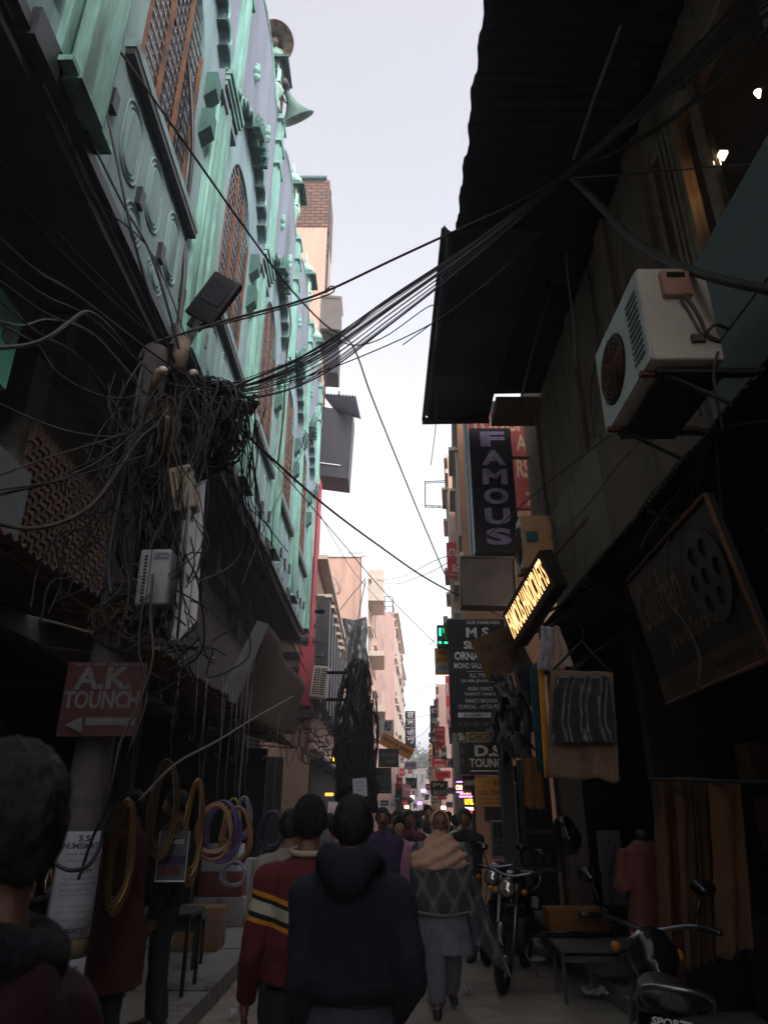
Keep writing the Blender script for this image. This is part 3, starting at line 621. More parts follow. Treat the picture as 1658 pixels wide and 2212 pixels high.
# loudspeaker horns
def horn(c, ax, rad, L, label, outm, inm, par_arm):
    h = empty('horn_speaker', c, label, 'loudspeaker'); ax = Vector(ax).normalized(); m = frame(c, ax.orthogonal(), ax.cross(ax.orthogonal()))
    if (m @ Vector((0,0,1)) - c).dot(ax) < 0: m = m @ Matrix.Rotation(PI,4,'X')
    prof = [(rad*(.16+.84*(t**2.2)), -L+L*t) for t in [i/12 for i in range(13)]]
    s = MB(); vs=[];fs=[];n=32
    for (r,z) in prof+[(rad*1.03,.01)]+[(rad*.97,0)]+[(r*.93,z+.01) for r,z in prof[::-1][1:]]:
        for j in range(n): vs.append((r*math.cos(2*PI*j/n), r*math.sin(2*PI*j/n), z))
    k = len(vs)//n
    for i in range(k-1):
        for j in range(n): fs.append((i*n+j,i*n+(j+1)%n,(i+1)*n+(j+1)%n,(i+1)*n+j))
    no = 13*n
    s.add(vs, fs, True, m); o = s.build('bell', [outm, inm], h)
    for i, pl in enumerate(o.data.polygons): pl.material_index = 1 if i >= no else 0
    s = MB(); s.lathe([(.0,-L*.55),(rad*.2,-L*.5),(rad*.24,-L*.2),(rad*.1,-L*.08)], n=16, mtx=m); s.build('throat', inm, h)
    s = MB(); s.lathe([(rad*.16,-L-.02),(rad*.30,-L),(rad*.32,-L-.16),(rad*.24,-L-.22),(.02,-L-.23)][::-1], n=16, mtx=m); s.build('driver', DKMET, h)
    s = MB(); s.tube([m @ Vector(q) for q in ((rad*.3,0,-L-.1),(rad*.55,0,-L-.05),(rad*.55,0,-L*.6),(rad*.3,0,-L*.55))],.018,6); s.tube([m @ Vector((rad*.3,0,-L-.1)), par_arm],.022,6); s.build('mounting', DKMET, h)
HR = mt('rusted_horn_inside', (.30,.26,.20), .6, .3, 4, metal=.3, spot=(.16,.06,.02), spot_amt=.75, spot_scale=4); HG = mt('horn_green', (.09,.17,.14), .6, .25, 5, metal=.2)
hc = P(594,90,y=9.2); horn(hc, (Vector((0,0,1.6))-hc)+Vector((1.2,0,0)), .37, .45, 'rusty horn loudspeaker facing the street from the mosque parapet', HG, HR, (-2.1,9.5,14.9))
hc2 = P(642,256,y=10.0); horn(hc2, (.38,.62,-.68), .36, .55, 'green horn loudspeaker pointing down beside the rusty one', HG, HG, (-2.1,10.2,14.0))
hc3 = P(612,128,y=10.0); horn(hc3, (.9,.5,-.1), .2, .35, 'dark horn loudspeaker half hidden behind the rusty one', HG, HG, (-2.1,10.0,14.6))
s = MB(); s.tube([hc+Vector((-.02,.3,.4)), hc+Vector((-.02,.3,.55))],.03,6); s.tube([(-2.12,9.9,13.9),(-2.12,9.9,15.6)],.03,6); s.build('speaker_mast', DKMET, None, 'thin mast carrying the horn loudspeakers on the parapet', 'mast')

# ------------------------------------------------------------------ cables
def cable(pts, r, mi, label, group=None, cat='cable', n=8):
    t = MB(); t.tube(smooth_pts([P(a,b,y=c) for a,b,c in pts], n), r, 5); t.build('cable', WIREM[mi], None, label, cat, group)
for i in range(22):
    j = lambda k=1: random.uniform(-k,k)
    sag = random.uniform(-42,48); e = random.uniform(-40,40)
    cable([(400+j(20),812+j(10),4.35),(470+j(15),838+j(10),4.6),(560+j(10),830+sag*.6,4.9),(690+j(8),775+sag*.8,5.0),(850,662+sag*.7,5.0),(1010,548+sag*.45,4.9),(1120,462+sag*.3,4.7),(1205+j(4),392+j(5),4.5),(1300,310+j(8)+e*.1,4.0),(1420,205+e*.6,3.5),(1560,75+e,3.0),(1700,-60+e*1.6,2.6)], random.choice((.003,.004,.005,.0075)), 0,
          'thin black cable in the bundle slung across the street', 'cables in the bundle slung across the street')
cable([(300,775,4.1),(322,745,4.2),(390,722,4.35),(470,697,4.5),(560,673,4.7),(640,652,4.9),(720,622,5.0),(850,560,4.9),(980,500,4.8),(1100,445,4.65),(1215,383,4.5)],.012,2,'rusty brown cable climbing from the pole to the canopy knot, topmost of the bundle')
cable([(430,712,4.5),(560,680,4.7),(700,640,5.05),(722,625,5.1),(715,618,5.1),(700,632,5.05)],.007,0,'cable stub hooked over the rusty brown cable')
cable([(1215,385,4.5),(1330,378,4.0),(1480,366,3.8),(1660,350,3.1)],.007,1,'thin straight wire from the knot to the right edge')
cable([(1215,385,4.5),(1260,355,4.3),(1340,322,4.0),(1440,262,3.9),(1520,200,3.4),(1600,120,3.0),(1700,20,2.6)],.022,0,'thick black cable curving up from the canopy knot')
cable([(155,-20,3.2),(230,70,3.5),(400,310,4.2),(520,480,5.0),(620,615,6.0),(700,700,7.0),(760,745,7.6),(800,850,8.4),(850,975,9.3),(905,1110,10.2),(960,1240,11.2)],.011,0,'long black cable falling from the top left across the mosque windows')
cable([(40,-20,3.1),(150,205,3.4),(260,430,3.8),(330,560,4.0),(400,800,4.3)],.010,0,'black cable crossing the dark soffit corner at the top left')
cable([(182,-20,3.2),(205,120,3.4),(245,310,3.6),(290,520,3.8),(345,705,4.1),(395,820,4.3)],.010,0,'black cable hanging steeply over the mosque relief panels')
cable([(440,850,4.6),(560,965,5.6),(700,1090,7.0),(820,1180,8.4),(930,1255,9.6),(1060,1320,10.5),(1180,1372,10.8)],.013,0,'long black cable sloping from the tangle down to the tilted lit sign')
cable([(470,870,4.8),(600,1010,6.0),(720,1150,7.5),(840,1290,9.2),(950,1400,11)],.006,0,'thin cable sloping below the long black cable to the dark silver sign')
cable([(700,715,5.3),(760,745,5.4),(830,728,5.5),(930,660,5.7),(940,690,5.7),(870,745,5.6)],.006,0,'loose loop of wire below the cable bundle')
cable([(480,855,4.8),(640,820,5.2),(780,770,5.3),(930,700,5.2),(1040,620,5.1),(1200,480,4.9)],.006,0,'lowest thin cable of the bundle crossing the sky')
cable([(690,690,14),(700,860,14),(580,1120,11),(520,1270,10)],.008,0,'thin wire dropping along the mosque end to the base')
cable([(1658,600,3.0),(1570,715,3.6),(1480,830,4.4),(1330,930,5.6),(1150,1070,7.4),(1040,1170,8.8)],.007,0,'thin dark wire running down past the cream air conditioner')
cable([(1400,930,4.6),(1330,1010,5.3),(1260,1100,6.3),(1190,1160,7.4)],.006,0,'short dark wire on the beige fascia')
for k,(a,b,c,d,e) in enumerate(((-10,330,180,560,300),(-10,365,190,600,330),(-10,505,170,640,340),(-10,560,200,690,350),(-10,600,210,730,330),(-10,640,170,770,300),(60,-10,200,420,330),(-10,690,110,690,200))):
    cable([(a,b,2.9),((a+c)/2,(b+d)/2+12,3.3),(c,d,3.7),(e,d+130 if k<7 else d+30,4.1),(e+110,840,4.4)],random.choice((.006,.008)),0,'thin black wire fanning from the pole to the left edge','wires fanning from the pole to the left edge')
cable([(-10,752,2.9),(60,745,3.1),(110,725,3.2),(150,695,3.35),(190,674,3.5),(240,710,3.7),(285,770,4.0)],.013,1,'pale grey cable arching up at the left edge')
cable([(-10,1130,3.2),(60,1142,3.3),(130,1130,3.4),(200,1090,3.5),(260,1010,3.7),(300,950,3.9),(345,915,4.0)],.013,2,'thick copper coloured cable curving up to the pole from the left')
cable([(-10,868,3.1),(70,905,3.3),(160,935,3.5),(250,943,3.8),(330,925,4.0)],.007,1,'slack grey wire over the brown screen')
cable([(-10,1070,3.2),(100,1045,3.4),(190,1010,3.6),(270,955,3.8),(330,900,4.0)],.008,0,'dark cable sloping over the brown screen')
cable([(-10,1060,3.2),(120,1040,3.4),(260,1000,3.7),(330,980,3.9)],.006,0,'thin dark cable below the slack grey wire')
cable([(-10,1030,3.2),(100,990,3.4),(200,960,3.6),(290,930,3.9)],.006,2,'faint brown wire over the brown screen')
cable([(0,700,3.0),(80,745,3.2),(120,800,3.3),(180,840,3.5),(250,860,3.8),(330,850,4.1)],.006,1,'wavy grey wire under the dark soffit')
cable([(316,762,4.15),(300,830,4.1),(285,930,4.05),(268,1020,4.0),(255,1090,3.95),(238,1180,3.9),(235,1230,3.9),(240,1285,3.9)],.017,1,'grey green conduit hanging down beside the pole')
cable([(330,1240,3.8),(325,1330,3.75),(330,1420,3.7),(300,1520,3.65),(262,1600,3.6),(240,1700,3.6),(215,1790,3.8)],.008,2,'dusty wire hanging in front of the red sign')
cable([(310,1290,3.8),(300,1400,3.75),(318,1500,3.7),(280,1620,3.6),(250,1720,3.7),(205,1800,3.8),(170,1900,3.85)],.008,0,'black wire hanging in front of the red sign')
cable([(520,1640,6.5),(430,1560,5.0),(560,1470,7.5)],.004,0,'thin strand below the long awning') if False else None
cable([(640,1500,12),(560,1545,8),(470,1600,5.6),(380,1650,4.5),(300,1730,3.9)],.010,1,'straight grey cable slanting up under the long awning')
cable([(240,1735,3.7),(225,1790,3.7),(215,1830,3.7),(190,1870,3.65),(150,1880,3.6),(110,1860,3.6)],.010,0,'black cable loop in front of the upper coin bill')
cable([(270,880,4.3),(470,960,4.6),(525,1150,5.2),(500,1220,5.2),(420,1260,4.6)],.006,1,'wide loop of grey wire right of the meter boxes')
cable([(460,850,4.6),(445,1000,4.7),(500,1150,5.2),(545,1240,5.8),(600,1330,6.8),(660,1450,8.5)],.008,0,'black cable falling from the tangle along the dark soffit')
cable([(480,860,4.6),(520,1000,5.2),(560,1180,6.0),(620,1330,7.2),(655,1420,8.6)],.006,0,'second black cable falling beside the mosque base')
cable([(620,640,7.5),(628,700,7.5),(620,760,7.5),(615,830,7.5),(612,900,7.5),(600,1000,7.5)],.010,2,'brown wire hanging down the mosque wall')
cable([(400,480,5.9),(398,600,5.9),(385,720,5.9),(375,790,5.4)],.03,1,'grey drain pipe on the mosque pilaster', cat='pipe')
cable([(362,0,4.9),(395,90,5.1),(410,170,5.3),(416,320,5.5),(402,460,5.7)],.025,0,'black cable down the right side of the first window')
# pale wires between the far buildings
for k,(a,l) in enumerate((([(812,1255,32),(870,1245,25),(930,1215,18),(985,1195,14)],'wire from the peach building to the small red sign'),([(812,1250,32),(850,1262,26),(920,1240,20),(975,1210,16)],'second sagging wire beside the small red sign'),
      ([(862,1440,50),(900,1420,40),(940,1380,25)],'faint high wire between far buildings'),([(865,1500,55),(910,1490,45),(945,1470,30)],'faint wire above the vertical black sign'),([(865,1545,60),(905,1548,50),(945,1540,35)],'faint level wire above the vertical black sign'),
      ([(868,1600,60),(905,1590,50),(935,1560,40)],'faint wire crossing behind the vertical black sign'),([(690,1110,20),(760,1230,26),(830,1310,30),(880,1360,33),(950,1400,36)],'thin wire down from the mosque corner'),
      ([(789,1250,33),(740,1310,30),(700,1370,26)],'brown rope stay against the peach wall'),([(789,1255,33),(760,1400,30),(745,1470,28)],'dark stay hanging down the peach wall'))):
    cable(a,.012 if k<7 else .025,0 if k!=7 else 2,l)
def tangle(name, c, rad, n, seed, label, r=(.004,.009), mats=0, stretch=(1,1,1)):
    rnd = random.Random(seed); mb = MB(); c = Vector(c)
    for i in range(n):
        # each wire: a drooping arc or loop kept inside the tangle's volume
        ax = Vector((rnd.gauss(0,1),rnd.gauss(0,1),rnd.gauss(0,.5))).normalized(); e1 = ax.orthogonal().normalized(); e2 = ax.cross(e1)
        rr = rad*rnd.uniform(.25,.75); o = Vector((rnd.gauss(0,.38),rnd.gauss(0,.38),rnd.gauss(0,.42)))*rad; t0 = rnd.uniform(0,6.3); arc = rnd.uniform(1.6,6.0); pts = []
        for k in range(9):
            t = t0+arc*k/8; q = o+(e1*math.cos(t)+e2*math.sin(t))*rr*(1+.15*math.sin(3*t+i))+Vector((rnd.gauss(0,.03),rnd.gauss(0,.03),rnd.gauss(0,.03)))*rad
            if q.length > rad: q = q*(rad/q.length)
            pts.append(c+Vector((q.x*stretch[0],q.y*stretch[1],q.z*stretch[2])))
        mb.tube(smooth_pts(pts,3), rnd.uniform(*r), 4, cap=False)
    mb.build(name, WIREM[mats], None, label, 'cables', kind='stuff')
tangle('cable_tangle', P(455,920,y=4.7), .36, 170, 1, 'dense black tangle of cables hanging from the pole', stretch=(.85,.8,1.15))
tangle('cable_tangle', P(345,950,y=4.15), .22, 90, 2, 'brown and dusty wires knotted round the pole top', mats=2, stretch=(.6,.8,1.6))
tangle('cable_tangle', P(325,1130,y=4.2), .33, 80, 3, 'mass of black wires hung along the pole above the lower meter box', stretch=(.75,.7,1.5))
tangle('cable_tangle', P(290,1330,y=4.1), .28, 60, 5, 'dusty wires spilling over the near awning edge', mats=2, stretch=(1,.6,.8))
def strands(a, b, n, seed, label, r=(.003,.007), sway=.12, mats=0):
    rnd = random.Random(seed); mb = MB()
    for i in range(n):
        p = P(rnd.uniform(a[0],a[1]),rnd.uniform(a[2],a[3]),y=a[4]+rnd.uniform(-.15,.15)); q = P(rnd.uniform(b[0],b[1]),rnd.uniform(b[2],b[3]),y=b[4]+rnd.uniform(-.2,.2))
        pts = [p+(q-p)*t+Vector((rnd.gauss(0,.4)*sway,rnd.gauss(0,.3)*sway,-sway*1.6*math.sin(t*PI)*rnd.random()+rnd.gauss(0,.25)*sway)) for t in (0,.2,.4,.6,.8,1)]
        mb.tube(smooth_pts(pts,4), rnd.uniform(*r), 4, cap=False)
    mb.build('cable_strands', WIREM[mats], None, label, 'cables', kind='stuff')
strands((440,560,850,900,4.8),(480,600,1150,1350,6.0),16,21,'loose black strands trailing from the tangle down the mosque base')
strands((250,420,800,900,4.1),(230,430,1200,1420,4.1),14,22,'dusty strands running down around the pole',mats=2,sway=.16)
strands((300,480,820,900,4.3),(270,400,1250,1450,4.0),28,23,'black strands running down around the pole',sway=.18)
strands((300,420,1180,1400,4.0),(380,520,1350,1500,4.8),12,24,'black strands looping behind the lower meter box',sway=.2)
strands((230,330,780,900,4.0),(60,230,1050,1350,3.7),16,25,'thin strands swagged before the brown screen',sway=.2)
tangle('cable_tangle', P(500,870,y=4.8), .14, 40, 6, 'knot of wires where the bundle meets the pole', stretch=(1.6,.8,.8))
tangle('cable_tangle', P(770,1580,y=16), .8, 80, 8, 'far tangle of black cables under the black tarpaulin', r=(.012,.03), stretch=(.6,.6,2.0))
s = MB(); c5 = P(541,878,y=5.0); m = Matrix.Translation(c5) @ Matrix.Rotation(R(35),4,'Y') @ Matrix.Rotation(R(20),4,'X'); s.cbox((0,0,0),(.10,.03,.13),m); s.cbox((-.02,0,.08),(.03,.02,.06),m); s.build('junction_box', mt('rust_brown_box',(.16,.085,.04),.8,.4,9), None, 'rusty brown junction box hanging from the cable bundle', 'junction box')
for i,(a,b,y) in enumerate(((352,800,4.0),(418,806,4.3),(360,906,4.1))):
    s = MB(); c = P(a,b,y=y); s.lathe([(.0,-.03),(.03,-.025),(.035,.0),(.025,.02),(0,.03)], c, 10); s.build('insulator_knob', mt('porcelain',(.75,.62,.5),.3,.1,5,bump=0), None, ('small pale porcelain knob at the pole top left','small pale porcelain knob above the black tangle','small pale knob halfway down the upper pole')[i], 'insulator')

# ------------------------------------------------------------------ generic flat sign with lettering
def sign(name, label, px, y, mat, depth=.05, items=(), yaw=0, frame_mat=None, group=None, cat='sign', roll=0, lit=None):
    """px = (u0,v0,u1,v1) in the photo; items = [(material, [(text,x0,y0,x1,y1[,bold,shear])...])], fractions of the board"""
    u0,v0,u1,v1 = px; uc,vc = (u0+u1)/2,(v0+v1)/2
    a = P(u0,vc,y=y); b = P(u1,vc,y=y); t = P(uc,v0,y=y); d = P(uc,v1,y=y); W = (b.x-a.x)/max(math.cos(yaw),.2); H = t.z-d.z; c = P(uc,vc,y=y); c.z = (t.z+d.z)/2
    m = Matrix.Translation(c) @ Matrix.Rotation(yaw,4,'Z') @ Matrix.Rotation(roll,4,'Y') @ frame((-W/2,0,-H/2),(1,0,0),(0,0,1))
    root = empty(name, c-Vector((0,0,H/2)), label, cat, group)
    s = MB(); s.plate([rect(0,0,W,H)], depth, m); s.build('board', mat, root)
    for k,(mm,its) in enumerate(items):
        s = MB()
        for it in its:
            if it[0] == '#': s.plate([rect(it[1]*W,it[2]*H,it[3]*W,it[4]*H)], .004, m @ Matrix.Translation((0,0,.0035+.0015*k)))
            else: put_text(s, it[0], m, it[1]*W, it[2]*H, it[3]*W, it[4]*H, it[5] if len(it)>5 else .02, it[6] if len(it)>6 else 0, z=.0045+.0012*k)
        s.build('lettering', mm, root)
    if frame_mat:
        s = MB(); e = .012+.006*y/10
        for p_,q_ in (((0,0),(W,0)),((W,0),(W,H)),((W,H),(0,H)),((0,H),(0,0))): s.tube([m @ Vector((*p_,.004)), m @ Vector((*q_,.004))], e, 4)
        s.build('frame', frame_mat, root)
    return root, m, W, H
REDP = mt('red_sign_paint',(.055,.008,.007),.5,.15,4,bump=.05); WH = mt('white_letter',(.68,.68,.68),.7,.25,9,bump=0); CRM = mt('cream_letter',(.66,.61,.48),.6,.1,6,bump=0); BLKB = mt('black_sign_board',(.014,.015,.015),.5,.3,3,bump=.05)
sign('sign','red and white A.K. TOUNCH sign with a left arrow hung on the pole',(135,1430,305,1590),3.98,REDP,.03,
  [(mt('shaded_white_letter',(.11,.11,.108),.8,.3,12,bump=0),[('A.K.',.12,.62,.86,.93,.03),('TOUNCH',.02,.36,.98,.6,.03),('#',.34,.14,.96,.24)]),(INKG,[('सोना चाँदी टंच 98370',.1,.945,.95,.985,.01)])],roll=0)  # letters and red board darkened to stand for the shade in this corner
s = MB(); z = P(160,1567,y=3.955); s.add([P(140,1566,y=3.958),P(178,1548,y=3.958),P(178,1585,y=3.958),P(140,1566,y=3.968),P(178,1548,y=3.968),P(178,1585,y=3.968)],[(0,2,1),(3,4,5),(0,1,4,3),(1,2,5,4),(2,0,3,5)]); o = s.build('arrow_head', mt('shaded_white_letter',(.17,.17,.165)), bpy.data.objects['sign'])

# hanging coils of wire and pipe
COP = mt('brass_wire',(.38,.22,.09),.32,.3,9,metal=.75,bump=.1); PUR = mt('purple_pipe',(.14,.09,.26),.45,.2,6,bump=.05); TANP = mt('tan_pipe',(.33,.17,.09),.5,.2,6,bump=.05); LIL = mt('lilac_pipe',(.25,.23,.32),.4,.2,6,bump=.05); DKB = mt('dark_blue_pipe',(.03,.03,.07),.5,.3,6,bump=.05); YEL = mt('yellow_green_pipe',(.35,.42,.03),.5,.2,5,bump=.05)
def coil(u, v, w, h, y, n, r, mat, yaw, label, seed=0):
    rnd = random.Random(seed); c = P(u,v,y=y); d = P(u+w/2,v,y=y).x-c.x; hz = (P(u,v-h/2,y=y).z-P(u,v+h/2,y=y).z)/2; mb = MB()
    for k in range(n):
        aw = d*rnd.uniform(.72,1)-r; ah = hz*rnd.uniform(.86,1)-r; off = Vector((rnd.uniform(-.1,.1)*d, (k-n/2)*r*1.1, hz-ah-rnd.uniform(0,.12)*hz)); ya = yaw+rnd.uniform(-.12,.12)
        pts = []
        for i in range(36):
            t = 2*PI*i/36; x = aw*math.sin(t)*(1-.18*math.cos(t)); z = ah*math.cos(t); pts.append(c+off+Vector((x*math.cos(ya),x*math.sin(ya)+.01*math.sin(3*t+k),z)))
        mb.tube(pts, r, 6, closed=True)
    o = mb.build('pipe_coil', mat, None, label, 'coil', 'coils hung outside the left shop', org=c+Vector((0,0,hz)))
    s = MB(); s.tube([c+Vector((0,0,hz-.01)), c+Vector((.005,0,hz+.07)), c+Vector((-.01,0,hz+.12)), Vector((c.x,c.y,2.82))], .003, 4); s.build('hook', STEEL, o)
coil(262,1845,64,250,4.75,14,.006,COP,.9,'bundle of bright brass wire hanging right of the pole, nearest coil',1)
coil(355,1745,62,215,5.3,10,.007,mt('dull_brass_wire',(.17,.11,.05),.4,.3,9,metal=.6,bump=.1),.5,'tall dull brass coil hanging second from the pole',2)
coil(418,1792,50,230,5.7,10,.007,COP,.8,'narrow brass coil hanging left of the purple coil',3)
coil(480,1795,86,135,6.6,10,.010,PUR,.25,'purple coil behind the tan ring',4)
coil(462,1797,84,130,6.1,3,.014,TANP,.15,'tan pipe ring in front of the purple coil',5)
coil(510,1805,72,130,6.9,9,.011,TANP,.4,'wide tan coil to the right of the purple coil',6)
coil(524,1770,40,100,7.3,7,.010,LIL,.5,'pale lilac coil peeping above the wide tan coil',7)
coil(503,1770,50,100,7.1,2,.009,YEL,.4,'yellow green ring peeping above the purple coil',8)
coil(588,1793,66,88,9.6,10,.013,DKB,.3,'dark blue coil hanging alone farther along the shop',9)
coil(505,1890,62,60,6.6,3,.010,LIL,.2,'loose pale ring hanging below the purple coil',10)
for i,(u,v) in enumerate(((371,1567),(410,1600),(430,1618),(467,1638),(500,1645),(528,1650))):
    y = 5.4+i*.55; c = P(u,v,y=y); s = MB(); s.tube([Vector((c.x,y,2.84)), c+Vector((.03,0,.08)), c+Vector((.028,0,.02)), c+Vector((.012,0,0)), c+Vector((-.005,0,.015)), c+Vector((-.008,0,.05))], .004, 5); s.build('hook', STEEL, None, 'empty wire hook hanging from the long left awning', 'hook', 'empty hooks under the long left awning')

# things around the left shop
def bench(c, W, D, H, mat, name, label, cat, yaw=0, group=None, leg=.03):
    b = empty(name, c, label, cat, group, yaw)
    def ad(mb, n, m_): o = mb.build(n, m_, None, org=(0,0,0)); o.parent = b
    s = MB(); s.cbox((0,0,H-.02),(W,D,.04),bev=.006); ad(s,'top',mat)
    for sx in (-1,1):
        for sy in (-1,1): s = MB(); s.cbox((sx*(W/2-leg),sy*(D/2-leg),(H-.04)/2),(leg,leg,H-.04)); ad(s,'leg',mat)
    s = MB(); s.cbox((0,D/2-leg,H-.09),(W-leg*2,.015,.05)); ad(s,'apron',mat); s = MB(); s.cbox((0,-D/2+leg,H-.09),(W-leg*2,.015,.05)); ad(s,'apron',mat); return b
GT = mt('grey_table_top',(.07,.072,.078),.5,.25,5,bump=.1)
bench((-1.95,7.2,.16),.55,.5,.62,DKMET,'table','small dark table with thin legs at the left shop front','table')
bench((-2.05,8.2,.16),.4,.4,.45,DKMET,'stool','low dark stool behind the small table on the left','stool')
def carton(c, sz, mat, label, group=None, yaw=0, words=None, lm=None):
    b = MB(); m = Matrix.Translation(c) @ Matrix.Rotation(yaw,4,'Z'); W,D,H = sz; b.cbox((0,0,H/2),sz,m,bev=.006)
    o = b.build('carton', mat, None, label, 'carton', group, org=c)
    s = MB(); s.cbox((0,0,H+.002),(W*.99,.05,.004),m); s.cbox((0,-D/2-.002,H*.8),(.05,.004,H*.35),m); s.build('tape', mt('parcel_tape',(.16,.11,.06),.3,.2,5,bump=0), o)
    if words:
        s = MB(); put_text(s,words,m @ frame((-W/2,-D/2-.002,0),(1,0,0),(0,0,1)),W*.45,H*.3,W*.85,H*.6,.02); s.build('lettering', lm or INK, o)
    return o
CB = mt('cardboard',(.20,.12,.06),.85,.2,6); CBG = mt('grey_cardboard',(.22,.21,.20),.85,.15,6); CBW = mt('white_cardboard',(.34,.35,.36),.8,.1,6)
carton((-2.1,9.2,.17),(.5,.4,.42),CB,'brown carton on the left pavement under the table')
carton((-2.25,11.0,.17),(.7,.4,.35),CBG,'bottom grey carton of the stack on the left pavement')
carton((-2.25,11.0,.525),(.6,.4,.3),mt('dull_red_tub',(.12,.03,.02),.6,.2,5),'dull red carton in the middle of the left stack')
carton((-2.28,11.0,.83),(.52,.4,.34),CBW,'pale carton on top of the left stack')
carton((-1.85,11.3,.17),(.3,.35,.8),CBW,'tall pale carton standing right of the left stack')
sh = empty('display_shelf', (-3.0,6.6,0), 'dark display shelf with shiny jars inside the left shop', 'shelf')
s = MB()
for z in (.5,.95,1.38,1.8): s.box((-3.5,5.7,z),(-2.7,8.0,z+.03))
for y in (5.7,6.85,7.97): s.box((-3.5,y,.16),(-3.46,y+.03,2.1))
s.build('frame', DKMET, sh)
rj = random.Random(5)
for k in range(14):
    y = 5.8+k*.155; z = (1.41 if k%2 else .98); s = MB(); s.lathe([(.04,0),(.05,.02),(.05,.12),(.03,.15),(.032,.18),(0,.185)], (-2.76,y,z), 12); s.build('jar', mt('shiny_jar',(.5,.42,.32),.12,.2,5,metal=.9,bump=0), None, 'small shiny jar on the dark display shelf', 'jar', 'jars on the dark display shelf')
s = MB(); s.box((-2.72,6.5,1.72),(-2.66,6.95,1.76)); o = s.build('tube_lamp', mt('warm_tube',(1,.72,.5),emit=5), None, 'short lit tube lamp above the shiny jars in the left shop', 'lamp')
s = MB(); s.box((-2.73,6.47,1.74),(-2.66,6.99,1.80)); s.build('holder', DKMET, o)
sign('poster','dark bordered coin dealer poster hung beneath the brass coils',(340,1795,405,1905),5.45,mt('grey_poster',(.10,.10,.115),.8,.15,5),.006,
  [(WH,[('S.S.',.4,.86,.6,.93),('NUMISMATIC',.15,.74,.85,.83),('#',.0,.0,.02,1),('#',.98,.0,1,1),('#',0,0,1,.03)]),(INKP,[('#',.05,.33,.95,.5)]),(mt('brick_red_print',(.12,.03,.025),.8,.1,5),[('#',.2,.14,.8,.30)])],cat='poster')
# grey board and brown cloth slung beneath the slat screen
q = [P(556,1340,y=9.0),P(580,1348,y=9.0),P(508,1520,y=8.6),P(470,1505,y=8.6)]; s = MB(); bk = Vector((0,.05,0)); s.add(q+[v+bk for v in q],[(0,1,2,3),(4,7,6,5),(0,4,5,1),(1,5,6,2),(2,6,7,3),(3,7,4,0)]); s.build('grey_board', mt('weathered_grey_board',(.11,.11,.105),.85,.3,4), None, 'tilted weathered grey board under the slat screen', 'board')
qa,qb,qc,qd = P(578,1350,y=9.2),P(655,1485,y=12.5),P(640,1585,y=12.5),P(505,1525,y=8.8)
s = MB(); s.grid(lambda a,b: (qa*(1-a)+qb*a)*(1-b)+(qd*(1-a)+qc*a)*b+Vector((.05*math.sin(a*9+b*3),.06*math.sin(a*14),-.12*math.sin(a*PI)*b)), 24, 12, True, .006); s.build('cloth', mt('brown_tarp',(.045,.028,.016),.85,.3,4), None, 'brown cloth slung beside the tilted grey board', 'cloth')
# ------------------------------------------------------------------ buildings farther down the street
PK = mt('pink_plaster',(.50,.34,.30),.85,.12,2,spot=(.34,.24,.22),spot_amt=.3,streak=True); CREAM = mt('cream_trim',(.55,.47,.40),.8,.12,3); GREYP = mt('grey_render',(.24,.22,.21),.85,.2,2,spot=(.12,.11,.11),spot_amt=.4,streak=True)
BRK = bpy.data.materials.new('brick_wall'); BRK.use_nodes = True
_t = BRK.node_tree; _b = _t.nodes['Principled BSDF']; _b.inputs['Roughness'].default_value = .9
_k = _t.nodes.new('ShaderNodeTexBrick'); _k.inputs['Scale'].default_value = 1.0; _k.inputs['Color1'].default_value = (.22,.10,.06,1); _k.inputs['Color2'].default_value = (.13,.07,.05,1); _k.inputs['Mortar'].default_value = (.035,.025,.02,1); _k.inputs['Brick Width'].default_value = .42; _k.inputs['Row Height'].default_value = .17; _k.inputs['Mortar Size'].default_value = .03
_c = _t.nodes.new('ShaderNodeTexCoord'); _mp = _t.nodes.new('ShaderNodeMapping'); _mp.inputs['Rotation'].default_value = (R(90),0,0)
_t.links.new(_c.outputs['Object'],_mp.inputs[0]); _t.links.new(_mp.outputs[0],_k.inputs[0]); _t.links.new(_k.outputs[0],_b.inputs['Base Color'])
_bp = _t.nodes.new('ShaderNodeBump'); _bp.inputs['Strength'].default_value = .8; _bp.inputs['Distance'].default_value=.03; _t.links.new(_k.outputs[1],_bp.inputs['Height']); _bp.invert = True; _t.links.new(_bp.outputs[0],_b.inputs['Normal'])
def windows_on(root, plane, W, z0, z1, floors, cols, wf=.5, hf=.6, sill=True, mat=None):
    """each window its own part: pane set in a frame, sill proud"""
    fh = (z1-z0)/floors; cw = W/cols
    for i in range(floors):
        for j in range(cols):
            x0 = cw*(j+.5-wf/2); x1 = cw*(j+.5+wf/2); a = z0+fh*(i+.22); b = a+fh*hf
            s = MB(); s.plate([rect(x0-.06,a-.06,x1+.06,b+.06),rect(x0,a,x1,b)], .09, plane @ Matrix.Translation((0,0,.06))); s.plate([rect(x0-.12,b+.08,x1+.12,b+.16)], .22, plane @ Matrix.Translation((0,0,.2)))
            o = s.build('window', mat or CREAM, root)
            s = MB(); s.plate([rect(x0,a,x1,b)], .02, plane @ Matrix.Translation((0,0,.022))); s.build('pane', GLASS, o)
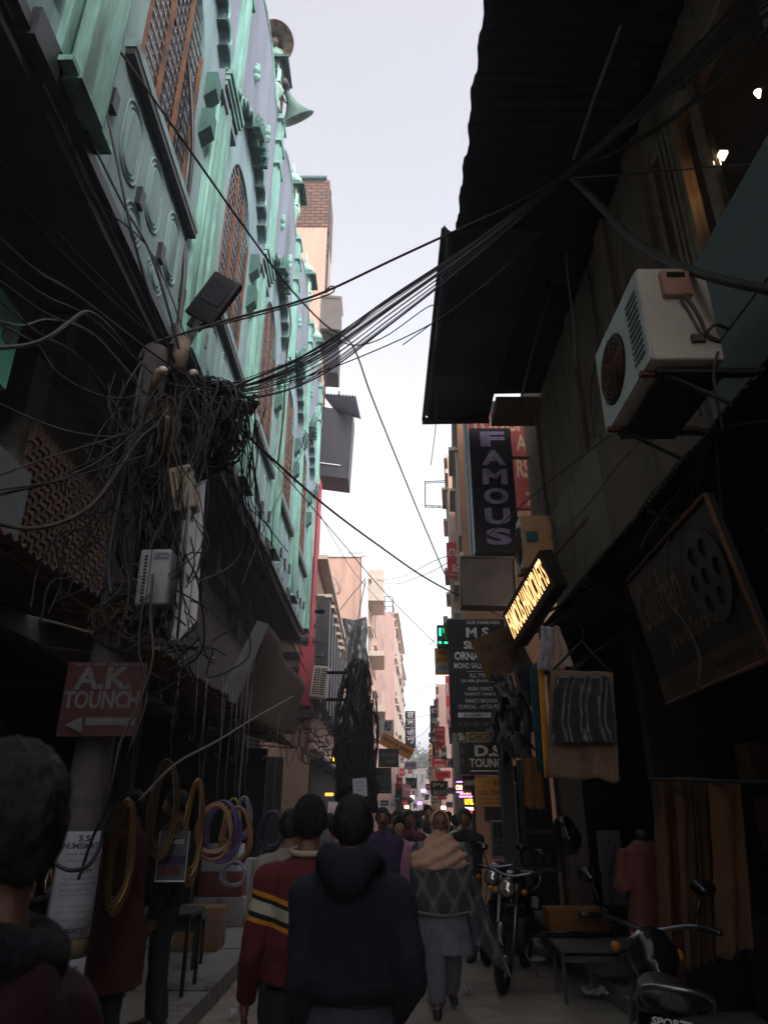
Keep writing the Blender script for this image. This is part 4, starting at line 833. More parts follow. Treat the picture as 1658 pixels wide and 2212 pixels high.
def block(name, label, x0, x1, y0, y1, h, mat, side, floors=3, cols=2, shear=0, z0=0, front_cols=0, parapet=True, cat='building', dark_base=3.2):
    """side=+1: left-hand block whose street face is at x1; side=-1: right-hand block whose street face is at x0. shear: drift of the street face per metre"""
    root = empty(name, ((x0+x1)/2,(y0+y1)/2,0), label, cat)
    d = shear*(y1-y0); s = MB()
    s.add([(x0,y0,z0),(x1,y0,z0),(x1+d,y1,z0),(x0+d,y1,z0),(x0,y0,h),(x1,y0,h),(x1+d,y1,h),(x0+d,y1,h)],[(0,3,2,1),(4,5,6,7),(0,1,5,4),(1,2,6,5),(2,3,7,6),(3,0,4,7)]); s.build('wall', mat, root)
    L = math.hypot(y1-y0,d)
    pl = frame((x1+.002,y0,0),(d,y1-y0,0),(0,0,1)) if side > 0 else frame((x0+d-.002,y1,0),(-d,-(y1-y0),0),(0,0,1))
    if floors: windows_on(root, pl, L, max(dark_base,z0), h-.5, floors, cols)
    for z in [dark_base+(h-.5-dark_base)*i/max(floors,1) for i in range(floors+1)]: s = MB(); s.plate([rect(0,z-.06,L,z+.08)], .18 if side > 0 else .08, pl @ Matrix.Translation((0,0,.15 if side > 0 else .07))); s.build('cornice', CREAM, root)
    s = MB(); s.plate([rect(-.1,h-.12,L+.1,h+.02)], .3 if side > 0 else .1, pl @ Matrix.Translation((0,0,.3 if side > 0 else .1))); s.build('cornice', CREAM, root)
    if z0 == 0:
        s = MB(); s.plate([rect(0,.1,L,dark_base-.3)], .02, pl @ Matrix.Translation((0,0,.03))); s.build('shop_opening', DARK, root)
        if side > 0: s = MB(); s.plate([rect(.1,dark_base-.35,L-.1,dark_base-.28)], .35, pl @ Matrix.Translation((0,0,.38))); s.build('shop_canopy', DKMET, root) if side > 0 else None
    if front_cols: windows_on(root, frame((x0,y0-.002,0),(1,0,0),(0,0,1)), x1-x0, dark_base, h-.5, floors, front_cols, wf=.35)
    return root, pl, L
# brick topped tower directly behind the mosque
tw = empty('tower', (-3.4,21.6,0), 'tall narrow tower with bare brick top and peach plaster behind the mosque', 'tower')
a = P(640,600,y=21); b = P(702,600,y=21); zt = P(672,388,y=21).z; zb = P(672,492,y=21).z
s = MB(); s.box((-5.2,21,0),(b.x,23,zb)); s.build('plastered_shaft', PEACH, tw)
s = MB(); s.box((-5.2,21.03,zb),(b.x+.02,23,zt)); s.build('brick_top', BRK, tw)
s = MB(); s.box((-5.3,20.9,zt),(b.x-.1,23.1,zt+.12)); s.build('green_capping', TEALD, tw)
s = MB()
for k in range(9): s.cbox((b.x+.04, 21.05+.02*k, zb-1.2+k*.42+random.uniform(-.1,.1)),(.09,.08,.22))
s.cbox((b.x+.04,21.2,zb-.6),(.07,.3,4.8)); s.build('drain_edge', DKMET, tw)
# tin sheet boxes and hoods jutting out at the end of the mosque
TINB = mt('brown_grey_tin',(.11,.095,.085),.6,.2,4,metal=.2); TIND = mt('dark_violet_tin',(.022,.02,.028),.5,.3,4,metal=.3)
def quadbox(pts, y, dy, mat, name, label, cat, parent=None, taper=0):
    q = [P(u,v,y=y) for u,v in pts]; r = [v+Vector((0,dy,0)) for v in q]; n = len(q)
    s = MB(); s.add(q+r,[tuple(range(n)),tuple(range(n,2*n))[::-1]]+[(i,(i+n),(i+1)%n+n,(i+1)%n) for i in range(n)]); return s.build(name, mat, parent, label, cat)
o = quadbox([(690,709),(734,712),(735,645),(693,641)],19.6,.9,TINB,'tin_box','brown grey tin box high beside the brick tower','tin box')
q = [P(693,641,y=19.57),P(735,645,y=19.57),P(738,640,y=19.5),P(693,636,y=19.5)]; s = MB(); s.add(q+[v+Vector((0,1,0)) for v in q],[(0,1,2,3),(3,2,6,7),(0,4,5,1),(1,5,6,2),(4,7,6,5),(0,3,7,4)]); s.build('lid', CREAM, o)
quadbox([(697,803),(729,805),(732,741),(697,736)],19.8,.9,TIND,'tin_box','dark tin box below the brown grey one','tin box')
tb = empty('shutter_box', P(725,1033,y=19.8), 'big dark violet metal box with a torn corrugated hood at the mosque corner', 'metal box')
quadbox([(690,1026),(752,1034),(763,888),(692,878)],19.8,1.1,TIND,'body',None,None,tb)
quadbox([(690,1000),(735,1006),(735,1004),(690,998)],19.76,.03,mt('white_rail',(.6,.58,.62),.4,.1,5,bump=0),'rail',None,None,tb)
s = MB(); A,B_,C_,D = P(695,850,y=19.9),P(768,856,y=19.3),P(779,905,y=19.1),P(724,888,y=19.9)
s.grid(lambda a,b: (A*(1-a)+B_*a)*(1-b)+(D*(1-a)+C_*a)*b+Vector((0,0,.03*math.sin(a*70))), 80, 3, True, .02); s.build('corrugated_hood', TIND, tb)
s = MB(); s.tube([P(700,832,y=19.8),P(699,885,y=19.8)],.025,5); s.tube([P(732,845,y=19.7),P(731,890,y=19.8)],.025,5); s.tube([P(700,850,y=19.8),P(720,875,y=19.8),P(740,882,y=19.8)],.015,5); s.build('post', DKMET, tb)
# red corner post and pipe at the mosque end
s = MB(); s.tube([P(691,1045,y=19.3),P(688,1100,y=19.3),P(672,1370,y=19.3),P(664,1500,y=19.3)],.07,8); s.build('pipe', mt('red_pipe',(.28,.03,.05),.4,.2,5), None, 'red downpipe running down the end corner of the mosque', 'pipe')
quadbox([(640,1521),(668,1525),(678,1400),(650,1395)],19.0,.25,mt('crimson_board',(.30,.03,.05),.6,.15,4),'red_board','crimson board at the foot of the red downpipe','board')
# brown building with dark balcony slabs
bb,pl,L = block('balcony_building','brown building with dark stacked balcony slabs beside the mosque',-6,-1.98,19.6,30,8.6,mt('brown_render',(.24,.155,.115),.85,.2,3,spot=(.12,.08,.06),spot_amt=.3),1,0,0)
for k in range(9): s = MB(); s.box((-3.2,19.25+.05*k,3.9+k*.42),(-1.72+.0*k,19.6,4.02+k*.42)); s.build('balcony_slab', DKMET, bb)
for k in range(7): s = MB(); s.box((-1.98,20.0+k*1.2,4.2),(-1.60,20.5+k*1.2,7.4-.1*k)); s.build('balcony_pier', DKMET, bb)
for k in range(7): s = MB(); s.box((-1.99,20.0+k*1.2,7.45),(-1.55,20.6+k*1.2,7.55)); s.build('balcony_edge', CREAM, bb)
s = MB(); c = P(718,1263,y=24); m = frame(c,(.6,.8,0),(-.3,.2,1)); s.lathe([(0,-.10),(.2,-.08),(.4,0),(.42,.02),(.2,-.05),(0,-.06)][::1], n=24, mtx=m); o = s.build('dish', PK, None, 'pink satellite dish on the brown building', 'satellite dish')
s = MB(); s.tube([c, c+Vector((0,.1,-1.6))],.035,6); s.build('mast', RUST, o)
# peach building facing the camera
pa = empty('apartment_building', (-2,38,0), 'sunlit peach building with a blank wall and white trimmed corner', 'building')
e = P(789,1300,y=34).x; zt = P(740,1203,y=34).z
s = MB(); s.add([(-7,34,0),(e,34,0),(e+.5,43,0),(-7,43,0),(-7,34,zt),(e,34,zt),(e+.5,43,zt),(-7,43,zt)],[(0,3,2,1),(4,5,6,7),(0,1,5,4),(1,2,6,5),(2,3,7,6),(3,0,4,7)]); s.build('wall', PEACH, pa)
pl = frame((e+.003,34,0),(.5,9,0),(0,0,1)); windows_on(pa, pl, 9, 3.2, zt-.4, 4, 2, wf=.55, hf=.55)
s = MB(); s.box((e-.22,33.9,2.8),(e+.05,34.02,zt+.02)); s.box((-7,33.9,zt-.02),(e+.1,34.2,zt+.12)); s.plate([rect(.0,3.1,.5,zt)],.12,pl @ Matrix.Translation((0,0,.1))); s.build('corner_trim', WHITEP, pa)
for bx_ in ([((e,35.5,zt-1.9),(e+.95,38.5,zt-.2))],[((e,36,6.2),(e+1.0,41,6.5)),((e+.85,36,6.5),(e+.95,41,7.2))],[((e,36,9.0),(e+.95,40,9.25))]):
    s = MB(); [s.box(*q_) for q_ in bx_]; s.build('balcony', CREAM, pa)
s = MB(); s.box((-3.3,33.4,8.3),(e,34,8.5)); s.box((-3.3,33.35,9.05),(e,33.5,9.2)); s.box((-3.3,33.4,8.5),(-3.1,33.6,9.05)); s.box((-2.3,33.4,8.5),(-2.15,33.6,9.05)); s.build('ledge', PEACH, pa)
s = MB()
for k in range(9): s.tube([(e-.2-k*.09,34.6,zt),(e-.25-k*.09,34.8,zt+.5)],.015,4)
s.tube([(e-.1,34.6,zt+.25),(e-1.0,34.6,zt+.25)],.02,4); s.tube([(e-.15,34.7,zt+.48),(e-1.0,34.7,zt+.48)],.02,4); s.build('roof_railing', STEEL, pa)
# black tarpaulin hung on it
q = [P(735,1332,y=31.5),P(790,1332,y=31.5),P(798,1480,y=31.5),P(738,1490,y=31.5)]
s = MB(); s.grid(lambda a,b: (q[0]*(1-a)+q[1]*a)*(1-b)+(q[3]*(1-a)+q[2]*a)*b+Vector((.05*math.sin(b*11)*a,.22*math.sin(a*13+b*4)*(.3+b)+.10*noise.noise(Vector((a*7,b*9,0))),-.25*math.sin(a*PI)*(1-b)*.6)), 40, 40, True, .02)
s.build('tarpaulin', mt('shiny_black_plastic',(.02,.021,.02),.28,.4,4,bump=.5), None, 'shiny black plastic tarpaulin hanging on the peach building', 'tarpaulin')
# more left blocks
block('apartment_building','peach block with roof terrace railing beyond the blank peach wall',P(800,1350,y=45).x-3,P(851,1350,y=45).x,45,58,P(840,1322,y=45).z,PK,1,4,3,shear=.06)
s = MB(); zt = P(840,1322,y=45).z; x1 = P(851,1350,y=45).x
for k in range(5): s.tube([(x1-.1-k*.5,45.1,zt),(x1-.1-k*.5,45.1,zt+1.1)],.03,4)
for z in (.4,.75,1.1): s.tube([(x1-.1,45.1,zt+z),(x1-2.2,45.1,zt+z)],.03,4); s.tube([(x1-.1,45.1,zt+z),(x1+.1,50,zt+z)],.03,4)
s.cbox((x1-1.1,46,zt+.9),(.35,.4,1.8)); s.build('railing', STEEL, None, 'thin roof railing with chimney on the peach block', 'railing')
block('apartment_building','narrow pinkish block behind the terrace block',P(830,1450,y=60).x-2,P(859,1450,y=60).x,60,72,P(855,1415,y=60).z,CREAM,1,5,3,shear=.07)
block('apartment_building','grey cream block farthest on the left side of the street',P(840,1500,y=74).x-2,P(863,1500,y=74).x,74,100,P(862,1560,y=74).z,GREYP,1,3,5,shear=.075)
block('shop_row','dark low shops under the peach building',-6,-1.35,30.2,44.9,5.6,DARKC,1,1,4,shear=.05)
# right hand blocks
def rblock(px, y0, y1, top, name, label, mat, floors, cols, sh, w=5):
    x = P(px,1500,y=y0).x; return block(name,label,x,x+w,y0,y1,P(px,top,y=y0).z,mat,-1,floors,cols,shear=sh)
r1,pl,L = rblock(1014,13.2,17.5,868,'shop_building','orange brown building behind the tall black sign',mt('orange_render',(.30,.15,.08),.8,.2,3,spot=(.16,.09,.06),spot_amt=.3),2,2,.095)
rblock(986,18.2,23,985,'apartment_building','brown block with small balconies beyond the black sign',mt('tan_render',(.45,.30,.23),.8,.15,3),3,2,.10)
rblock(973,14.5,18.2,1335,'shop_building','pale low building behind the dark silver sign',mt('pale_panel',(.45,.43,.36),.7,.12,3),0,0,.092)
rblock(946,30,42,1478,'apartment_building','pink block in the middle distance on the right',PK,3,4,.072)
rblock(930,44,60,1560,'apartment_building','orange edged block far down on the right',mt('salmon_render',(.5,.28,.2),.8,.15,3),3,4,.064)
rblock(925,62,100,1620,'apartment_building','grey pink block at the far right end of the street',PK,2,6,.065)
# pale blocks closing the view
for k,(u0,u1,v,y,mm,l) in enumerate(((884,912,1645,150,CREAM,'pale building closing the street on the left'),(908,930,1632,160,PK,'pink building closing the street on the right'),(893,918,1660,130,GREYP,'grey building at the bend of the street'))):
    a = P(u0,v,y=y); b = P(u1,v,y=y); block('distant_building',l,a.x,b.x,y,y+8,a.z,mm,1,2,2,front_cols=2)
tr_ = empty('tree', P(910,1660,y=140), 'hazy tree showing above the far end of the street', 'tree'); c = P(908,1648,y=140)
s = MB(); s.tube([(c.x,140,0),(c.x+.2,140,c.z*.6),(c.x,140,c.z)],[.4,.3,.15],7); s.build('trunk', WOODD, tr_)
s = MB(); rt = random.Random(4)
for k in range(900):
    d = Vector((rt.gauss(0,1.5),rt.gauss(0,1.2),rt.gauss(0,1.2))); q = c+d; r = .28; u = Vector((rt.gauss(0,1),rt.gauss(0,1),rt.gauss(0,1))).normalized()*r; w_ = u.orthogonal().normalized()*r; s.add([q-u,q+w_,q+u,q-w_],[(0,1,2,3)])
s.build('crown', mt('far_leaves',(.10,.13,.08),.8,.4,2), tr_)
# balconies and empty sign frame on the right
s = MB(); f4 = [P(918,1040,y=19.5),P(980,1038,y=19.5),P(980,1094,y=19.5),P(918,1092,y=19.5)]; s.tube(f4,.022,4,closed=True); s.tube([v+Vector((0,.12,-.0)) for v in f4],.018,4,closed=True)
for t in (0,.25,.5,.75): q = f4[3]*(1-t)+f4[2]*t; s.tube([q,q+Vector((0,.12,0))],.015,4)
s.build('hoarding_frame', DKMET, None, 'empty metal sign frame jutting out against the sky', 'frame')
for k,(u0,u1,v0,v1,y,l) in enumerate(((992,1012,1118,1150,19,'upper small caged balcony beside the sky'),(988,1012,1152,1178,19,'lower small caged balcony beside the sky'))):
    a = P(u0,v0,y=y); b = P(u1,v1,y=y); o = empty('balcony', (b.x,y,b.z), l, 'balcony'); s = MB(); s.box((a.x,y,b.z-.06),(b.x+.5,y+1,b.z)); s.box((a.x+.05,y+.1,b.z),(b.x+.4,y+.9,b.z+.25)); s.build('slab', CREAM, o)
    s = MB(); [s.tube([(a.x+(b.x-a.x)*i/4,y,b.z),(a.x+(b.x-a.x)*i/4,y,a.z)],.015,4) for i in range(5)]; s.tube([(a.x,y,a.z),(b.x,y,a.z)],.02,4); s.tube([(a.x,y,(a.z+b.z)/2),(b.x,y,(a.z+b.z)/2)],.015,4); s.build('cage', DKMET, o)
# ------------------------------------------------------------------ signs on the right
LILP = mt('lilac_paint',(.62,.48,.90),.6,.5,5,bump=0,spot=(.16,.12,.22),spot_amt=.35,spot_scale=2.5)
rt_,m,W,H = sign('sign','tall black box sign reading FAMOUS with lilac letters down it',(1019,925,1112,1192),10.0,mt('violet_black_board',(.022,.018,.03),.5,.2,4,bump=.05),.28,
   [(LILP,[(ch,.26,.842-.158*i,.84,.970-.158*i,.045) for i,ch in enumerate('FAMOUS')])])
for z_ in (7.0,5.9): s = MB(); s.box((1.6,10.28,z_),(2.42,10.32,z_+.04)); s.build('bracket_arm', DKMET, rt_)
sign('sign','large red sign with cream letters behind the tall black box sign',(1016,866,1150,1098),11.9,mt('faded_red_board',(.33,.045,.035),.55,.15,3),.12,
   [(mt('faded_gold_letter',(.55,.36,.22),.6,.1,5,bump=0),[('TOUCH',.02,.70,.95,.86,.03),('A',.74,.52,.92,.67,.03),('RS',.72,.27,.93,.44,.03),('Z',.82,.02,.97,.14,.03)]),(BLKB,[('#',.20,.88,.66,.99)]),(CRM,[('J',.38,.89,.50,.985,.03)])])
s = MB(); a=P(1139,930,y=11.6); b=P(1157,1096,y=11.6); s.box((a.x,11.5,b.z),(a.x+.13,11.6,a.z)); o=s.build('light_strip', mt('white_strip_panel',(.75,.66,.60),.5,.15,12), None,'narrow white strip panel right of the large red sign','panel')
s = MB(); s.box((a.x+.135,11.49,b.z),(a.x+.17,11.6,a.z)); s.build('blue_edge', mt('blue_edge',(.14,.11,.35),.5,.1,4), o)
s = MB(); a=P(1004,870,y=12.0); b=P(1040,1195,y=12.0); s.add([(a.x-.02,12.1,b.z),(a.x+.03,12.1,b.z),(a.x+.03,12.1,a.z),(a.x-.02,12.1,a.z),(a.x-.02,12.4,b.z),(a.x+.03,12.4,b.z),(a.x+.03,12.4,a.z),(a.x-.02,12.4,a.z)],[(0,1,2,3),(0,3,7,4),(1,5,6,2),(3,2,6,7),(0,4,5,1),(4,7,6,5)]); s.build('corner_strip', mt('slate_teal_edge',(.10,.17,.18),.6,.1,4), None, 'slate teal corner strip left of the black box sign', 'strip')
rt_,m,W,H = sign('sign_box','brown box below the tall black sign, blank and faintly lit',(996,1204,1112,1308),9.6,mt('brown_box_face',(.20,.145,.11),.5,.2,3),.3,[],frame_mat=mt('pale_brown_edge',(.22,.17,.13),.6,.2,4),roll=R(1))
# lit tilted sign FAMOUS HANDICRAFTS
ls = empty('lit_sign', P(1140,1390,y=7.7), 'tilted dark box sign with glowing orange FAMOUS HANDICRAFTS letters', 'sign')
TL,TR,BR,BL = P(1094,1322,y=8.3),P(1168,1188,y=7.1),P(1194,1262,y=7.1),P(1112,1392,y=8.3)
m = frame(BL, BR-BL, TL-BL); W = (BR-BL).length; H = (TL-BL).length*1.0
s = MB(); s.plate([rect(-.02,-.03,W+.02,H+.03)], .16, m); s.build('box', mt('lit_box_case',(.035,.027,.022),.5,.3,5), ls)
s = MB(); put_text(s,'FAMOUS',m,.03*W,.12*H,.40*W,.93*H,.012,.0,z=.004); put_text(s,'HANDICRAFTS',m,.43*W,.12*H,.97*W,.93*H,.012,.0,z=.004); s.build('lettering', mt('glowing_orange',(1,.46,.17),emit=1.15), ls)
s = MB(); s.tube([m @ Vector((W*.8,H*.9,-.12)), Vector((2.4,7.2,4.75))],.02,5); s.build('bracket', RUST, ls); s = MB(); s.tube([m @ Vector((W*.5,0,-.1)), P(1290,1270,y=7.6)],.018,5); s.build('bracket', RUST, ls)
# dark silver-ornaments sign
sign('sign','large dark M S SILVER ORNAMENTS sign with lines of white lettering',(970,1338,1096,1582),12.4,mt('slate_sign_board',(.012,.014,.017),.85,.2,3,bump=.05),.1,
  [(WH,[('OUR DIAMONDS',.34,.955,.92,.985,.01),('M S',.32,.83,.72,.925,.035),('SILVER',.27,.725,.85,.80,.035),('ORNAMENTS',.10,.625,.98,.70,.035),('MOHD SALEEM SILVER',.09,.55,.97,.60,.015),('#',.30,.522,.85,.526),
    ('ALL TYPE',.34,.47,.66,.505,.01),('SILVER JEWELLERY',.2,.42,.86,.452,.01),('AGRA FANCY',.3,.355,.74,.388,.01),('RAJKOT FANCY',.26,.305,.78,.338,.01),('FANCY BICHIYA',.26,.25,.8,.283,.01),('O.PAYAL - ATTA PAYAL',.14,.198,.95,.232,.01),('#',.12,.125,.86,.165),('#',.74,.08,.84,.13)]),(BLKB,[('BASEMENT',.22,.13,.64,.157,.02)]),(INKG,[('PH. 98157 9865, 7907237914',.12,.045,.8,.085,.01)])])
sign('sign','small dark box with green glowing segments left of the silver sign',(944,1350,971,1397),16,BLKB,.15,[(mt('green_glow',(.02,.85,.25),emit=1.6),[('#',.15,.5,.32,.85),('#',.5,.62,.92,.86),('#',.62,.5,.86,.62),('#',.12,.14,.3,.24),('#',.55,.14,.8,.22)])])
YO = mt('yellow_orange_board',(.62,.27,.03),.6,.12,4,bump=.05)
sign('sign','yellow orange sign with Hindi lettering left of the silver sign',(939,1400,971,1457),16.3,YO,.06,[(INKP,[('सोना',.25,.74,.8,.92,.02),('चाँदी जेवर',.1,.46,.95,.62,.02)]),(CBW,[('#',.02,.12,1,.38)]),(INKG,[('GERMAN',.1,.16,.95,.34,.03)])])
sign('sign','red Dixit sign with white script beside the sky',(965,1172,1011,1247),17.8,mt('bright_red_sign',(.52,.035,.03),.5,.1,4,bump=0),.08,[(WH,[('Dixit',.04,.60,.95,.82,.02,.35),('&',.45,.40,.62,.54,.01,.3),('Sons',.2,.16,.8,.36,.02,.3),('Watch House',.1,.05,.8,.10,.01)])])
sign('sign','yellow green CHOICE sign between the silver sign and the D.S sign',(987,1581,1090,1602),12.3,mt('olive_board',(.30,.26,.08),.6,.15,4),.06,[(mt('maroon_letter',(.10,.02,.015),.6,.1,5,bump=0),[('CHOICE',.24,.12,.92,.9,.03,.2)]),(BLKB,[('#',0,0,.18,1)]),(CRM,[('Sh',.02,.1,.15,.9,.03)])])
sign('sign','dark D.S TOUNCH sign with cream letters below the CHOICE sign',(994,1604,1098,1673),12.0,BLKB,.1,[(CRM,[('D.S',.30,.56,.86,.92,.04),('TOUNCH',.18,.22,1.0,.50,.035),('#',.2,.09,.88,.13)]),(INKG,[('P',.01,.6,.07,.8,.02),('F',.01,.3,.07,.5,.02)])])
sign('sign','orange H.R. TOUNCH sign low on the right',(1026,1679,1104,1742),11.2,mt('orange_board',(.80,.36,.08),.7,.12,4,bump=.05),.05,[(mt('brown_letter',(.11,.06,.04),.6,.1,5,bump=0),[('HR)',.54,.66,.86,.90,.02),('H.R. TOUNCH',.12,.38,1.0,.53,.02),('hallmark testing centre',.1,.22,.95,.29,.01),('gold and silver',.1,.08,.8,.15,.01)])])
sign('sign','small dark sign with grey letters left of the orange H.R. sign',(999,1676,1026,1706),12.6,BLKB,.05,[(CRM,[('SARAF',.1,.3,.95,.7,.03)])])
# neon signs
NE = lambda n,c,e: mt(n,c,emit=e)
for px,y,c,t,l in (((983,1693,998,1709),12.8,(1,.42,.2),'OM','small orange glowing sign framed in violet light'),((991,1712,1018,1718),12.7,(1,.3,.15),'JEWELS','tiny orange neon row above a violet bar'),((1002,1723,1023,1741),12.6,(1,.42,.02),'HOTEL','yellow glowing neon sign left of the orange H.R. sign'),((1003,1742,1023,1752),12.6,(.75,.55,1),'TOUNCH','white violet neon word under the yellow neon sign'),((1005,1752,1020,1757),12.6,(1,.03,.05),'OPEN','thin red neon line under the white violet neon word')):
    sign('neon_sign',l,px,y,BLKB,.08,[(NE('neon_%d'%int(c[1]*1000+c[2]*10),c,1.8),[(t,.05,.15,.95,.85,.03)])])
for px,y,l in (((984,1688,997,1691),12.8,'violet bar above the small orange glowing sign'),((984,1710,998,1713),12.8,'violet bar below the small orange glowing sign'),((990,1719,1018,1723),12.7,'long violet neon bar')):
    a = P(px[0],px[1],y=y); b = P(px[2],px[3],y=y); s = MB(); s.tube([((a.x),y-.1,(a.z+b.z)/2),(b.x,y-.1,(a.z+b.z)/2)],max((a.z-b.z)/2,.01),6); s.build('neon_bar', NE('violet_neon',(.42,.14,1),2.2), None, l, 'neon light')
RSG = mt('mid_red_sign',(.55,.035,.035),.6,.12,4,bump=0)
for px,y,mm,lm,txt,l in (((940,1569,961,1618),24,RSG,WH,('ASHOKA','JEWELS','TOUNCH','M'),'upright red sign with four white lines in the middle distance'),
    ((933,1636,965,1658),26,RSG,WH,('MAHAJAN','SONS'),'wide red sign below the upright red one'),((940,1665,973,1681),27,RSG,INK,('JEWELLERS',),'low red sign with dark letters'),
    ((929,1524,951,1606),34,BLKB,WH,('NEW','LUCKY','A','SALES'),'stacked black sign far on the right beside the sky'),((930,1687,967,1718),22,BLKB,CRM,('PV','GOLD'),'dark sign with cream letters over the far crowd'),
    ((963,1460,972,1563),28,RSG,WH,('R','K'),'narrow tall red banner left of the silver sign'),((931,1606,940,1660),44,YO,INK,('A',),'narrow orange upright sign far on the right')):
    n = len(txt); sign('sign',l,px,y,mm,.1,[(lm,[(t,.15,1-(i+.85)/n,.85,1-(i+.3)/n,.02) for i,t in enumerate(txt)])])
# signs on the left
sign('sign','white sign with black RS lettering above the orange banner',(818,1555,850,1592),24,mt('cream_white_board',(.55,.54,.47),.6,.1,4),.1,[(INK,[('RS',.35,.35,.85,.92,.05,.2)])])
sign('banner','orange banner with dark lettering sloping across under the RS sign',(817,1598,894,1625),21,mt('orange_banner',(.60,.25,.06),.7,.15,5),.02,[(INK,[('स्वागत है आपका',.05,.3,.95,.8,.02)])],roll=R(28),cat='banner')
rt_,m,W,H = sign('sign','tall narrow black sign with white Hindi characters against the sky',(875,1536,897,1616),30,BLKB,.12,[(WH,[('ल',.2,.80,.85,.97,.03),('व',.2,.58,.85,.74,.03),('जी',.15,.34,.9,.52,.03),('भ',.2,.10,.85,.28,.03),('#',.05,.76,.95,.775),('#',.05,.54,.95,.555),('#',.05,.30,.95,.315)])])
sign('sign','dark sign with two lines of pale Hindi below the orange banner',(817,1617,861,1657),19,mt('dark_grey_board',(.03,.032,.03),.6,.2,4),.1,[(CBG,[('सोनम सुनार',.1,.5,.95,.78,.02),('ज्वैलर्स',.35,.16,.8,.42,.02)])])
sign('sign','black sign with dull red and grey lines under the two line Hindi sign',(809,1658,845,1714),17,BLKB,.1,[(mt('dull_red_letter',(.16,.02,.02),.6,.1,5,bump=0),[('SHRI RAM',.1,.8,.9,.93,.02)]),(INKG,[('GOLD TESTING',.1,.62,.9,.69,.01),('SILVER TESTING',.1,.52,.9,.58,.01),('HALL MARK',.1,.41,.9,.47,.01),('#',.05,.3,.95,.33),('#',.05,.08,.95,.11)])])
sign('sign','small lavender sign in the middle distance left of centre',(873,1645,899,1662),34,mt('lavender_board',(.30,.29,.36),.6,.1,4),.08,[(INK,[('JEWELLER',.1,.3,.9,.7,.02)])])
sign('sign','dark square sign below the small lavender sign',(876,1680,900,1704),36,BLKB,.08,[(INKG,[('SILVER',.1,.35,.9,.65,.01)])])
sign('sign','pink poster sign near the far crowd on the left',(869,1694,887,1722),26,mt('pink_board',(.50,.20,.20),.6,.1,4),.05,[(WH,[('SALE',.15,.5,.85,.75,.02)])],roll=R(6))
sign('paper_sheet','white paper sheet hung above the man in the dark hood',(762,1681,792,1721),10,mt('white_paper',(.55,.56,.60),.8,.05,4,bump=0),.01,[(INKG,[('रेट लिस्ट',.2,.72,.8,.82,.01),('सोना चाँदी',.2,.52,.85,.6,.01),('नकद',.25,.32,.7,.4,.01)])],roll=R(-5),cat='paper')
sign('sign','small white notice low at the far left stalls',(708,1732,728,1766),14,mt('white_notice',(.42,.40,.42),.8,.1,4),.03,[(RSG,[('SALE',.2,.35,.8,.6,.02)])])
s = MB()
for (u,v,r) in ((720,1637,.075),(726,1632,.04),(728,1641,.04),(724,1646,.05),(729,1630,.03)): c = P(u,v,y=18); s.lathe([(0,-r),(r*.7,-r*.7),(r,0),(r*.7,r*.7),(0,r)], c, 10)
s.build('lamp_cluster', NE('amber_lamp',(1,.38,.02),3), None, 'cluster of glowing amber lamps among the far cables', 'lamp')
s = MB(); a = P(711,1716,y=18); s.cbox(a,(.2,.05,.07)); s.build('lamp', NE('amber_dim',(1,.4,.05),.8), None, 'dim amber lamp under the lamp cluster', 'lamp')
# draped dark pole
dp = empty('utility_pole', (P(770,1600,y=16).x,16,0), 'dark cable draped pole in the middle distance on the left', 'utility pole'); x = P(770,1600,y=16).x
s = MB(); s.tube([(x,16,0),(x,16,4.7)],.11,10); s.tube([(x-.7,16,4.5),(x+.25,16,4.5)],.04,6); s.tube([(x-.7,16,3.9),(x+.25,16,3.9)],.04,6); s.build('shaft', DKMET, dp)
for k,(r0,zc,l) in enumerate(((.24,3.75,'upper'),(.34,2.75,'lower'))):
    s = MB(); s.grid(lambda a,b: (x+(r0+.12*noise.noise(Vector((math.cos(a*6.28)*2.5,math.sin(a*6.28)*2.5,b*6+k))))*math.cos(a*2*PI)*(.8+.4*b), 16+(r0*.8+.1*noise.noise(Vector((a*9,b*5,k))))*math.sin(a*2*PI)*(.7+.5*b), zc+.9-2.0*b+.1*math.sin(a*25)), 40, 20, True); s.build('draped_plastic', mt('shiny_black_plastic',(.02,.021,.02)), dp)
tangle('cable_tangle', P(752,1640,y=15.4), .42, 60, 9, 'dark cables bunched under the lamp cluster', r=(.01,.022), stretch=(.8,.6,1.6))
tangle('cable_tangle', P(690,1600,y=13), .45, 16, 10, 'dark cables sagging at the far end of the long awning', r=(.006,.014), stretch=(1.2,1,1.0))
for k in range(10):
    u = 560+k*14; cable([(u,1560+k*5,9+k*.5),(u+random.uniform(-10,25),1600+k*7+random.uniform(0,35),9.3+k*.5),(u+30,1575+k*6,9.6+k*.5)],.006,0,'thin loop of wire dangling under the long awning','loops of wire under the long awning')
# window air conditioner with grille
c = P(690,1510,y=18.5); o = empty('air_conditioner', c, 'cream window air conditioner with a dark grille near the red downpipe', 'air conditioner')
s = MB(); m = Matrix.Translation(c+Vector((0,0,.42))) @ Matrix.Rotation(R(6),4,'Y'); s.cbox((0,0,0),(.42,.4,.8),m,bev=.02); s.build('casing', mt('cream_casing',(.45,.40,.33),.6,.1,5), o)
s = MB(); s.cbox((0,-.201,0),(.32,.01,.68),m); s.build('grille_recess', DARK, o)
s = MB(); [s.cbox((0,-.208,-.3+k*.06),(.32,.008,.018),m) for k in range(11)]; s.cbox((0,-.21,0),(.02,.01,.68),m); s.cbox((-.08,-.21,0),(.01,.01,.68),m); s.build('grille', mt('cream_casing',(.45,.40,.33)), o)

